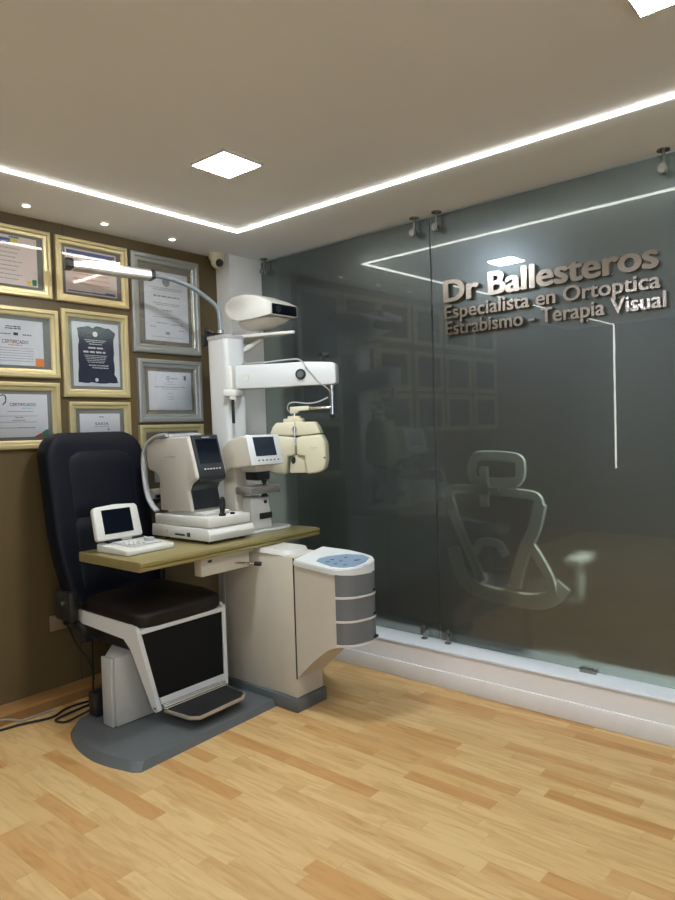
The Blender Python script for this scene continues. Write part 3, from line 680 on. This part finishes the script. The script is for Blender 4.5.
# table
pts = [(1.68, 2.55), (2.845, 2.56), (2.852, 2.572), (2.852, 2.945), (2.46, 2.945), (2.43, 3.06), (1.68, 3.06), (1.673, 3.053), (1.673, 2.557)]
b = B(); prism(b, pts, 'z', .796, .840, .002); tt = obj('table_top', b, DESK, ru)
b = B(); prism(b, [(1.674, 2.5425), (2.850, 2.5525), (2.850, 2.5595), (1.674, 2.5495)], 'z', .800, .815, .002); prism(b, [(1.674, 2.540), (2.850, 2.550), (2.850, 2.5595), (1.674, 2.5495)], 'z', .820, .837, .002); obj('edge_moulding', b, DESKE, tt)
b = B(); box(b, 2.05, 2.56, 2.60, 2.80, .774, .796, .003); box(b, 2.05, 2.36, 2.605, 2.66, .70, .775, .003); obj('table_bracket', b, CREAM, ru)
b = B(); loft(b, [sup(2.48, 2.50, .773, .10, .15, .6), sup(2.48, 2.50, .795, .09, .14, .6)]); obj('swivel_plate', b, WHITE, ru)
b = B(); cyl(b, (2.26, 2.605, .735), (2.30, 2.50, .735), .006); le = obj('table_lever', b, CHROME, ru)
b = B(); cyl(b, (2.30, 2.50, .735), (2.312, 2.468, .735), .011); obj('lever_grip', b, BLACK, le)
b = B(); cyl(b, (2.10, 2.66, .765), (2.10, 2.60, .775), .012); obj('fixing_screw', b, BLACK, ru)
# drawer pod
def pod_outline(o=0.0):
    P = [(2.387 - o, 2.317), (2.387 - o, 2.075), (2.39 - o, 2.052), (2.405 - o * .9, 2.022 - o * .3), (2.44 - o * .5, 1.99 - o), (2.49, 1.972 - o), (2.54 + o * .3, 1.965 - o), (2.585 + o * .8, 1.975 - o * .6), (2.612 + o, 2.005), (2.622 + o, 2.06), (2.62 + o, 2.16), (2.60 + o, 2.317)]
    return P
def pod_part(o, zb, zt, ys=None):
    t_ = bmesh.new(); P = pod_outline(o)
    v0 = [t_.verts.new((x, y, zb(y))) for x, y in P]; v1 = [t_.verts.new((x, y, zt(y, x))) for x, y in P]; n = len(P)
    t_.faces.new(v0); t_.faces.new(v1[::-1])
    for i in range(n): t_.faces.new((v0[i], v1[i], v1[(i + 1) % n], v0[(i + 1) % n]))
    return t_
zbot = lambda y: .372 - max(0, (y - 2.06) / .257) ** 1.25 * .205
ztop = lambda y, x=2.385: .755 - (2.317 - y) * .075 + (x - 2.385) * .15
t_ = bmesh.new(); P = []
base = pod_outline(0)
# finer side for the curved underside
side_pts = [(2.387, 2.317 - i * .03) for i in range(8)]; right_pts = [(2.60 + (2.622 - 2.60) * min(1, (2.317 - (2.07 + i * .03)) / .2), 2.07 + i * .03) for i in range(8)] + [(2.60, 2.317)]
P = side_pts + base[2:9] + right_pts
n = len(P); v0 = [t_.verts.new((x, y, zbot(y))) for x, y in P]; v1 = [t_.verts.new((x, y, ztop(y) - .01)) for x, y in P]
for i in range(n): t_.faces.new((v0[i], v1[i], v1[(i + 1) % n], v0[(i + 1) % n]))
# caps as strips between left and right sides
bmesh.ops.contextual_create(t_, geom=v0); bmesh.ops.contextual_create(t_, geom=v1)
bmesh.ops.triangulate(t_, faces=[f for f in t_.faces if len(f.verts) > 4])
pod = obj('drawer_pod', t_, CREAM, ru)
rim = pod_part(.006, lambda y: ztop(y) - .026, lambda y, x: ztop(y, x) + .004)
bmesh.ops.bevel(rim, geom=rim.edges[:], offset=.005, segments=3, affect='EDGES', clamp_overlap=True)
obj('top_rim', rim, COOLW, pod)
b = B(); pp = [(2.425, 2.20), (2.405, 2.09), (2.42, 2.03), (2.46, 1.992), (2.53, 1.982), (2.585, 2.0), (2.602, 2.05), (2.57, 2.13), (2.50, 2.19), (2.46, 2.21)]
t_ = bmesh.new(); v0 = [t_.verts.new((x, y, ztop(y, x) + .003)) for x, y in pp]; v1 = [t_.verts.new((x, y, ztop(y, x) + .0065)) for x, y in pp]
t_.faces.new(v0); t_.faces.new(v1[::-1]); n = len(pp)
for i in range(n): t_.faces.new((v0[i], v1[i], v1[(i + 1) % n], v0[(i + 1) % n]))
key = obj('keypad', t_, mat('blue_grey_keypad', (.22, .31, .42), .3), pod)
for (x, y, r_) in ((2.44, 2.14, .014), (2.475, 2.14, .012), (2.44, 2.09, .014), (2.48, 2.09, .012), (2.53, 2.10, .012), (2.45, 2.04, .013), (2.53, 2.03, .022)):
    b = B(); z = ztop(y, x) + .007; loft(b, [sup(x, y, z, r_, r_ * .6, 1, 14), sup(x, y, z + .002, r_ * .9, r_ * .5, 1, 14)]); obj('button', b, mat('dark_blue_button', (.06, .09, .14), .35), pod)
for (z0, z1) in ((.61, .712), (.497, .598), (.384, .486)):
    t_ = bmesh.new(); P = [p for p in catmull([(x, y, 0) for x, y in pod_outline(.0035)[2:9]], 4)]
    Q = [p for p in catmull([(x, y, 0) for x, y in pod_outline(-.01)[2:9]], 4)]
    loop = [(p.x, p.y) for p in P] + [(p.x, p.y) for p in reversed(Q)]
    prism(t_, loop, 'z', z0, z1); dr = obj('drawer', t_, DRAWER, pod)
    b = B(); box(b, 2.560, 2.590, 1.958, 1.985, z0 + .004, z0 + .016, .003); obj('finger_pull', b, BLACK, dr)
for z in (.604, .4915, .378):
    t_ = bmesh.new(); P = [p for p in catmull([(x, y, 0) for x, y in pod_outline(.007)[2:9]], 4)]
    Q = [p for p in catmull([(x, y, 0) for x, y in pod_outline(-.01)[2:9]], 4)]
    prism(t_, [(p.x, p.y) for p in P] + [(p.x, p.y) for p in reversed(Q)], 'z', z - .0045, z + .0045); obj('shelf_lip', t_, WHITE, pod)
b = B(); box(b, 2.3835, 2.388, 2.313, 2.3185, .165, .765); obj('door_gap', b, BLACK, body)

# ------------------------------------------------------------------ examination lamp
lp = thing('examination_lamp', 'brushed metal examination lamp on a curved grey arm above the chair', 'lamp', (2.61, 3.06, 1.965))
D2 = Vector((-.96, .276, 0)).normalized(); Lb = Vector((2.61, 3.06, 0))
def LP(s, z): p = Lb + D2 * s; return (p.x, p.y, z)
b = B(); tube(b, [LP(0, 1.95), LP(0.002, 2.04), LP(.012, 2.105), LP(.05, 2.145), LP(.11, 2.185), LP(.19, 2.225), LP(.28, 2.250), LP(.34, 2.259), LP(.40, 2.261)], .0125, 14); obj('curved_arm', b, mat('blue_grey_arm', (.24, .285, .32), .35, .3), lp)
b = B(); cyl(b, LP(0, 1.95), LP(0, 1.985), .018); obj('socket', b, CHROME, lp)
def LM(s0):
    m = Matrix.Identity(4); n_ = Vector((D2.y, -D2.x, 0))
    for i in range(3): m[i][0] = D2[i]; m[i][1] = n_[i]
    p = Lb + D2 * s0; m[0][3] = p.x; m[1][3] = p.y; m[2][3] = 2.262
    return m
tilt = Matrix.Rotation(math.radians(-2), 4, 'Y')
hp = [(-.040, -.016), (-.034, .012), (-.018, .026), (.018, .026), (.034, .012), (.040, -.016), (.036, -.024), (-.036, -.024)]
b = B(); prism(b, hp, 'x', .02, .425); obj('lamp_head', b, LAMPM, lp, M=LM(.385) @ tilt)
b = B(); prism(b, [(p * 1.06, q * 1.06) for p, q in hp], 'x', 0, .022, .002); obj('end_cap', b, BLACK, lp, M=LM(.385) @ tilt)
b = B(); prism(b, [(p * 1.06, q * 1.10) for p, q in hp], 'x', .425, .460, .003); obj('end_cap', b, BLACK, lp, M=LM(.385) @ tilt)
b = B(); box(b, .03, .415, -.030, .030, -.0275, -.0242); obj('lamp_lens', b, mat('lamp_lens_glass', (.35, .34, .31), .3), lp, M=LM(.385) @ tilt)

# ------------------------------------------------------------------ chart projector
pj = thing('chart_projector', 'white chart projector with black lens window on top of the column', 'projector', (2.77, 2.88, 2.0))
# body along -Y, side profile (y,z)
prof = [(2.70, 2.037), (2.70, 2.104), (2.76, 2.135), (2.86, 2.172), (2.95, 2.187), (3.02, 2.180), (3.07, 2.155), (3.085, 2.12), (3.075, 2.085), (3.04, 2.05), (2.97, 2.03), (2.86, 2.028)]
rings = []
for x, k in ((2.670, .0), (2.674, .45), (2.685, .8), (2.705, 1.0), (2.845, 1.0), (2.865, .8), (2.876, .45), (2.880, 0)):
    r_ = []
    for y, z in prof:
        cz = 2.085
        zz = cz + (z - cz) * (.86 + .14 * k) if z > cz else z + (.0 if k == 1 else .004 * (1 - k)); r_.append((x, y, zz))
    rings.append(r_)
b = loft(B(), rings); obj('housing', b, WHITE, pj, sharp=50)
b = B(); loft(b, [sup(2.775, 2.90, 1.985, .045, .09, .6), sup(2.775, 2.88, 2.005, .075, .14, .6), sup(2.775, 2.87, 2.03, .095, .155, .5)]); obj('lower_shell', b, WHITE, pj)
b = B(); box(b, 2.676, 2.874, 2.694, 2.7005, 2.042, 2.099, .004); wn = obj('lens_window', b, SCREEN, pj, 'black glossy front window')
b = B(); cyl(b, (2.72, 2.694, 2.07), (2.72, 2.690, 2.07), .020, n=24); obj('lens', b, BLACK, wn)
b = B(); cyl(b, (2.775, 2.93, 1.955), (2.775, 2.93, 1.99), .022); obj('swivel', b, WHITE, pj)
b = B(); prism(b, [(2.70, 3.02), (2.70, 2.93), (2.76, 2.76), (2.80, 2.66), (2.815, 2.66), (2.83, 2.78), (2.83, 2.98), (2.80, 3.04)], 'z', 1.938, 1.955, .003); prism(b, [(2.95, 1.94), (3.04, 1.94), (3.04, 1.915)], 'x', 2.71, 2.82); obj('shelf_bracket', b, WHITE, pj)
b = B(); cyl(b, (2.71, 3.02, 1.85), (2.80, 2.92, 1.93), .016); cyl(b, (2.71, 3.02, 1.85), (2.675, 3.04, 1.83), .017); obj('support_strut', b, WHITE, pj)

# ------------------------------------------------------------------ phoropter
ph = thing('phoropter', 'ivory phoropter hanging from the white arm before the glass wall', 'phoropter', (2.835, 2.69, 1.15))
D3 = D1.copy()
def PM():
    m = Matrix.Identity(4); c_ = A0 + D1 * .385
    for i in range(3): m[i][0] = D1[i]; m[i][1] = -N1[i]; m[i][3] = c_[i]
    m[2][3] = 1.437
    return m     # x right, y away from viewer, z up; z=0 at the top edge
K = .00114
def O(x, y): return ((x - 440) * K * 1.09 - .012, -(y - 480) * K * .97)
def half(pts, s, y0=-.045, y1=.045, bev=.012):
    q = [O(440 + s * (x - 440), y) for x, y in pts]
    return prism(B(), q, 'y', y0, y1, bev, 3)
lower = [(443, 560), (475, 552), (562, 545), (582, 590), (584, 680), (572, 725), (545, 742), (490, 748), (484, 700), (480, 655), (443, 650)]
for s in (1, -1):
    hb = obj('lens_housing', half(lower, s), IVORY, ph, M=PM())
    b = B(); cx, cz = O(440 + s * 136, 665); cyl(b, (cx, -.047, cz), (cx, -.043, cz), .006, n=12); obj('side_port', b, BLACK, hb, M=PM())
    b = B(); x0, z0 = O(440 + s * 85, 612); box(b, x0 - .022, x0 + .022, -.0465, -.045, z0 - .0012, z0 + .0012); box(b, x0 - .015, x0 + .015, -.0465, -.045, z0 - .0085, z0 - .0065); obj('scale_marks', b, LGREY, hb, M=PM())
    top = [(442, 480), (528, 480), (545, 500), (560, 540), (475, 549), (442, 549)]
    obj('top_cover', half(top, s, -.042, .042, .006), IVORY, ph, M=PM())
b = B(); x, z = O(425, 676); loft(b, [[(x + .012 * math.cos(a) , -.030, z + .020 * math.sin(a)) for a in [2 * PI * k / 16 for k in range(16)]], [(x + .012 * math.cos(a), -.020, z + .020 * math.sin(a)) for a in [2 * PI * k / 16 for k in range(16)]]]); obj('eyepiece', b, BLACK, ph, M=PM())
b = B(); prism(b, [O(405, 742), O(412, 660), O(440, 648), (O(485, 650)), O(488, 742)], 'y', -.022, .0, .004); obj('nose_recess', b, IVORY, ph, M=PM())
b = B(); x, z = O(440, 520); cyl(b, (x, -.048, z), (x, -.048, z - .09), .004, n=10); cyl(b, (x, -.050, z + .02), (x, -.050, z - .015), .009, n=12); cyl(b, (x - .012, -.05, z + .005), (x + .012, -.05, z + .005), .005, n=10); obj('centre_screw', b, CHROME, ph, M=PM())
b = B(); box(b, -.085, .03, -.025, .025, -.004, .022, .006); box(b, -.06, .01, -.02, .02, .02, .036, .005); obj('top_mount', b, IVORY, ph, M=PM())
b = B(); cyl(b, (-.025, 0, .034), (-.025, 0, .052), .014); cyl(b, (-.0, 0, .078), (.19, 0, .078), .0095); cyl(b, (.075, 0, .078), (.09, 0, .078), .012); obj('chrome_bar', b, CHROME, ph, M=PM())
b = B(); prism(b, [(-.045, .050), (-.045, .088), (.065, .092), (.065, .066), (.005, .064), (-.005, .050)], 'y', -.017, .017, .004); obj('bracket', b, IVORY, ph, M=PM())
b = B(); tube(b, [(-.04, .02, .05), (-.065, .01, .075), (-.055, 0, .105), (-.02, 0, .115), (.06, -.01, .105), (.12, -.01, .112), (.18, -.01, .135)], .004, 8); obj('cable', b, LGREY, ph, M=PM())

# ------------------------------------------------------------------ autorefractor on the table
ar_ = thing('autorefractor', 'largest instrument on the table, beige housing with a black screen face and joystick', 'eye instrument', (2.27, 2.85, .84))
T = .8405
for x, y in ((2.16, 2.68), (2.38, 2.68), (2.16, 3.02), (2.38, 3.02)):
    b = B(); cyl(b, (x, y, T), (x, y, T + .016), .014); obj('rubber_foot', b, BLACK, ar_)
b = B(); prism(b, [(2.628, T + .016), (2.622, T + .05), (2.64, T + .078), (3.10, T + .078), (3.105, T + .016)], 'x', 2.122, 2.422, .005)
lb = obj('base', b, WHITE, ar_)
b = B(); box(b, 2.1205, 2.124, 2.82, 2.90, .872, .882); obj('connector', b, BLACK, lb)
b = B(); box(b, 2.119, 2.124, 2.775, 2.80, .870, .892, .002); obj('power_switch', b, BLACK, lb)
b = B(); box(b, 2.1205, 2.124, 2.96, 2.97, .880, .896); obj('rating_mark', b, LGREY, lb)
b = B(); box(b, 2.128, 2.405, 2.635, 3.08, .921, .972, .006); sl = obj('sliding_stage', b, WHITE, ar_)
b = B(); box(b, 2.17, 2.34, 2.72, 3.02, .972, .99, .004); obj('stage_collar', b, WHITE, sl)
b = B(); cyl(b, (2.238, 2.660, .972), (2.238, 2.660, .985), .018); cyl(b, (2.238, 2.660, .985), (2.238, 2.658, 1.02), .012, .016); cyl(b, (2.238, 2.658, 1.02), (2.238, 2.656, 1.06), .017, .013); cyl(b, (2.238, 2.656, 1.06), (2.238, 2.656, 1.068), .008); obj('joystick', b, BLACK, sl)
b = B(); cyl(b, (2.31, 2.665, .972), (2.31, 2.665, .982), .012); obj('stage_knob', b, BLACK, sl)
prof = [(3.17, 1.325), (3.10, 1.356), (2.965, 1.374), (2.80, 1.378), (2.735, 1.165), (2.79, 1.135), (2.81, 1.10), (2.785, .99), (3.05, .99), (3.055, 1.16), (3.08, 1.185), (3.15, 1.205)]
b = B(); prism(b, prof, 'x', 2.145, 2.345, .010, 3); hs = obj('housing', b, mat('beige_housing', (.50, .475, .42), .4, noise=.03, nscale=10), ar_)
# black front shell around the screen
front = [(2.802, 1.382), (2.790, 1.382), (2.727, 1.168), (2.735, 1.150), (2.78, 1.130), (2.798, 1.10), (2.775, 1.005), (2.79, 1.0), (2.83, 1.10), (2.80, 1.14)]
b = B(); prism(b, front, 'x', 2.163, 2.330, .003); fs = obj('front_shell', b, mat('charcoal_shell', (.018, .021, .026), .3), ar_, 'black front shell')
def tiltbox(x0, x1, s0, s1, h0, h1, bev=.002):
    """box on the sloping screen face; s is distance down the face from its top"""
    p0 = Vector((0, 2.790, 1.382)); d_ = Vector((0, 2.727 - 2.790, 1.168 - 1.382)).normalized(); n_ = Vector((0, d_.z, -d_.y))
    b = B(); box(b, x0, x1, s0, s1, h0, h1, bev)
    if n_.y > 0: n_ = -n_
    m = Matrix.Identity(4)
    for i in range(3): m[i][0] = (1, 0, 0)[i]; m[i][1] = d_[i]; m[i][2] = n_[i]; m[i][3] = p0[i]
    return b, m
b, m = tiltbox(2.180, 2.318, .022, .152, 0, .0015, 0); scn = obj('screen', b, SCREEN, fs, M=m)
for i in range(6):
    b, m = tiltbox(2.197 + i * .019, 2.207 + i * .019, .178, .184, 0, .004, .001); obj('button', b, WHITE, fs, M=m)
b, m = tiltbox(2.225, 2.275, .010, .015, 0, .001, 0); obj('maker_mark', b, LGREY, fs, M=m)
# side stripe lettering line
b = B(); box(b, 2.1435, 2.1455, 2.905, 2.955, 1.272, 1.275); box(b, 2.1435, 2.1455, 2.96, 3.005, 1.271, 1.2725); obj('side_mark', b, DGREY, hs)
# forehead and chin rest arch on the patient's side
b = B()
for x in (2.15, 2.35): tube(b, [(x, 3.09, .98), (x, 3.14, 1.02), (x, 3.175, 1.08), (x, 3.195, 1.20), (x, 3.188, 1.29), (x, 3.14, 1.35), (x, 3.05, 1.385), (x, 2.97, 1.386)], .012, 12, flat=(.008, .016), up=(1, 0, 0))
box(b, 2.15, 2.35, 2.96, 3.0, 1.376, 1.392, .003); box(b, 2.15, 2.35, 3.19, 3.21, 1.25, 1.28, .004)
obj('head_rest_arch', b, LGREY, ar_)
b = B(); box(b, 2.15, 2.35, 3.04, 3.11, .94, .972, .006); box(b, 2.22, 2.28, 3.12, 3.20, 1.04, 1.06, .006); box(b, 2.15, 2.35, 3.15, 3.17, 1.02, 1.04, .003); obj('chin_rest', b, BLACK, ar_)

# ------------------------------------------------------------------ lensmeter
ln = thing('lensmeter', 'cream lensmeter with tilted dark screen at the right end of the table', 'eye instrument', (2.62, 2.80, .84))
b = B(); prism(b, [(2.47, 2.70), (2.765, 2.70), (2.785, 2.72), (2.80, 2.86), (2.62, 2.89), (2.47, 2.89)], 'z', T, T + .014, .003); obj('base_plate', b, COOLW, ln)
b = B(); prism(b, [(2.89, .855), (2.89, 1.20), (2.80, 1.22), (2.79, 1.10), (2.785, .855)], 'x', 2.445, 2.53, .008, 3); obj('rear_pillar', b, CREAM, ln)
b = B(); prism(b, [(2.49, .855), (2.645, .855), (2.632, .96), (2.62, 1.035), (2.49, 1.035)], 'y', 2.715, 2.83, .012, 3); pe = obj('pedestal', b, WHITE, ln)
b = B(); box(b, 2.545, 2.636, 2.708, 2.716, .912, .945, .002); obj('dark_slot', b, BLACK, pe)
b = B(); cyl(b, (2.59, 2.716, 1.005), (2.59, 2.709, 1.005), .010, n=16); obj('round_key', b, BLACK, pe)
b = B(); box(b, 2.44, 2.665, 2.665, 2.79, 1.055, 1.098, .008); obj('lens_table', b, mat('taupe_metal_bar', (.36, .34, .32), .35, .6), ln)
b = B(); cyl(b, (2.575, 2.70, 1.035), (2.575, 2.70, 1.062), .022, .010); cyl(b, (2.575, 2.70, 1.098), (2.575, 2.70, 1.13), .008, .018); obj('lens_cone', b, BLACK, ln)
b = B(); box(b, 2.525, 2.625, 2.70, 2.80, 1.125, 1.178, .01); obj('lens_holder', b, BLACK, ln)
b = B(); box(b, 2.50, 2.64, 2.69, 2.84, 1.172, 1.212, .012); obj('neck', b, WHITE, ln)
prof = [(2.665, 1.365), (2.655, 1.350), (2.622, 1.225), (2.63, 1.208), (2.80, 1.195), (2.87, 1.16), (2.86, 1.30), (2.81, 1.345), (2.69, 1.372)]
b = B(); prism(b, prof, 'x', 2.415, 2.640, .010, 3); hd = obj('head', b, CREAM, ln)
def tb2(x0, x1, s0, s1, h0, h1, bev=.0):
    p0 = Vector((0, 2.6605, 1.371)); d_ = Vector((0, 2.622 - 2.660, 1.222 - 1.371)).normalized(); n_ = Vector((0, d_.z, -d_.y))
    if n_.y > 0: n_ = -n_
    b = B(); box(b, x0, x1, s0, s1, h0, h1, bev); m = Matrix.Identity(4)
    for i in range(3): m[i][0] = (1, 0, 0)[i]; m[i][1] = d_[i]; m[i][2] = n_[i]; m[i][3] = p0[i]
    return b, m
b, m = tb2(2.408, 2.648, -.002, .162, 0, .007, .003); fc = obj('front_bezel', b, COOLW, ln, M=m)
b, m = tb2(2.452, 2.604, .012, .115, .007, .0085); obj('screen', b, mat('blue_black_screen', (.015, .022, .035), .15), fc, M=m)
for i in range(6):
    b, m = tb2(2.462 + i * .028, 2.471 + i * .028, .134, .143, .007, .010, .001); obj('button', b, DGREY, fc, M=m)

# ------------------------------------------------------------------ control console
cc = thing('control_console', 'small cream control console with tilted screen at the left end of the table', 'control console', (1.868, 2.895, .84), math.radians(2))
b = B(); prism(b, [(-.135, -.165), (.115, -.165), (.125, -.155), (.135, .10), (-.125, .10), (-.145, .08), (-.145, -.155)], 'z', .001, .026, .006, 3)
for v in b.verts: 
    if v.co.z > .01: v.co.z += (v.co.y + .165) * .05
cb = obj('base', b, WHITE, cc, local=True)
b = B(); box(b, -.09, .09, -.11, .04, .034, .0385, .001)
for v in b.verts: v.co.z += (v.co.y + .035) * .05
obj('key_area', b, mat('pale_grey_keys', (.55, .56, .56), .4), cb, local=True)
for i in range(3):
    for j in range(4):
        b = B(); box(b, -.08 + j * .026, -.062 + j * .026, -.095 + i * .038, -.075 + i * .038, .036, .043, .002); obj('key', b, WHITE, cb, local=True)
b = B(); cyl(b, (.06, -.05, .036), (.06, -.05, .052), .026, .024, 24); obj('dial', b, LGREY, cb, local=True)
b = B(); box(b, -.10, .10, .045, .095, .03, .05, .006); obj('screen_stand', b, BLACK, cc, local=True)
def CM():
    return Matrix.Translation((-.038, .05, .052)) @ Matrix.Rotation(math.radians(-14), 4, 'X')
b = B(); prism(b, [(-.120, 0), (.120, 0), (.128, .01), (.124, .15), (.112, .163), (0, .170), (-.112, .163), (-.124, .15), (-.128, .01)], 'y', -.012, .014, .006, 3); mo = obj('monitor', b, WHITE, cc, local=True, M=CM())
b = B(); box(b, -.082, .078, -.0145, -.012, .028, .146); obj('screen', b, SCREEN, mo, local=True, M=CM())
b = B(); box(b, -.03, .03, .045, .075, .02, .062, .004); obj('hinge', b, WHITE, cc, local=True)

# ------------------------------------------------------------------ office chair behind the frosted glass
oc = thing('office_chair', 'white framed office chair blurred behind the frosted glass wall', 'chair', (3.62, 1.62, 0))
X0 = gx(1.6) + .055
def Q(y, z, dx=0): return (X0 + dx, y, z)
b = B()
tube(b, [Q(1.80, 1.19), Q(1.77, 1.222), Q(1.66, 1.225), Q(1.545, 1.212), Q(1.525, 1.17), Q(1.535, 1.11), Q(1.58, 1.088), Q(1.74, 1.085), Q(1.79, 1.095), Q(1.808, 1.14), Q(1.80, 1.19)], .02, 8, flat=(.028, .016), up=(1, 0, 0))
hr = obj('headrest_frame', b, WPLAST, oc)
obj('headrest_mesh', box(B(), X0 - .002, X0 + .003, 1.55, 1.79, 1.10, 1.21), MESHD, hr)
b = B(); box(b, X0 - .03, X0 - .008, 1.700, 1.752, .955, 1.17, .008); box(b, X0 - .03, X0 - .005, 1.64, 1.81, 1.04, 1.062, .004); cyl(b, (X0 - .03, 1.726, 1.05), (X0 - .005, 1.726, 1.05), .035); obj('headrest_post', b, WPLAST, oc)
b = B()
tube(b, [Q(1.955, .97), Q(1.95, 1.02), Q(1.90, 1.045), Q(1.70, 1.04), Q(1.50, 1.03), Q(1.44, 1.015), Q(1.425, .97)], .02, 8, flat=(.024, .016), up=(1, 0, 0))
tube(b, [Q(1.955, .985), Q(1.90, .85), Q(1.84, .72), Q(1.78, .60), Q(1.76, .55)], .02, 8, flat=(.028, .018), up=(1, 0, 0))
tube(b, [Q(1.425, .985), Q(1.46, .85), Q(1.51, .75), Q(1.55, .63), Q(1.57, .55)], .02, 8, flat=(.036, .018), up=(1, 0, 0))
tube(b, [Q(1.50, .80), Q(1.42, .68), Q(1.38, .60), Q(1.37, .54)], .02, 8, flat=(.026, .016), up=(1, 0, 0))
obj('back_frame', b, WPLAST, oc)
b = B(); tube(b, [Q(1.93, .72), Q(1.90, .60), Q(1.84, .52), Q(1.70, .49), Q(1.50, .48), Q(1.38, .51), Q(1.32, .58, .02)], .02, 8, flat=(.042, .018), up=(1, 0, 0))
tube(b, [Q(1.80, .70), Q(1.76, .76), Q(1.66, .76), Q(1.62, .70)], .02, 8, flat=(.024, .014), up=(1, 0, 0)); obj('lumbar_support', b, WPLAST, oc)
b = B(); box(b, X0 + .004, X0 + .009, 1.50, 1.90, .60, 1.02); obj('back_mesh', b, MESHD, oc)
b = B(); box(b, X0 + .04, X0 + .50, 1.40, 1.86, .44, .50, .02); obj('seat', b, MESHD, oc)
for y in (1.35, 1.93):
    b = B(); box(b, X0 + .20, X0 + .42, y - .045, y + .045, .64, .68, .015); box(b, X0 + .28, X0 + .34, y - .015, y + .015, .44, .66, .006); box(b, X0 + .28, X0 + .34, min(y, 1.45), max(y, 1.80), .425, .445); obj('armrest', b, WPLAST, oc)
b = B(); cyl(b, (X0 + .27, 1.63, .09), (X0 + .27, 1.63, .44), .03); obj('gas_lift', b, BLACK, oc)
for k in range(5):
    a = 2 * PI * k / 5 + .3; ex, ey = X0 + .29 + .22 * math.cos(a), 1.63 + .26 * math.sin(a)
    b = B(); tube(b, [(X0 + .27, 1.63, .11), (ex, ey, .075)], .02, 8, smooth=False); lg = obj('leg', b, WPLAST, oc)
    b = B(); cyl(b, (ex, ey - .012, .03), (ex, ey + .012, .03), .03); cyl(b, (ex, ey, .04), (ex, ey, .08), .008); obj('caster', b, BLACK, lg)
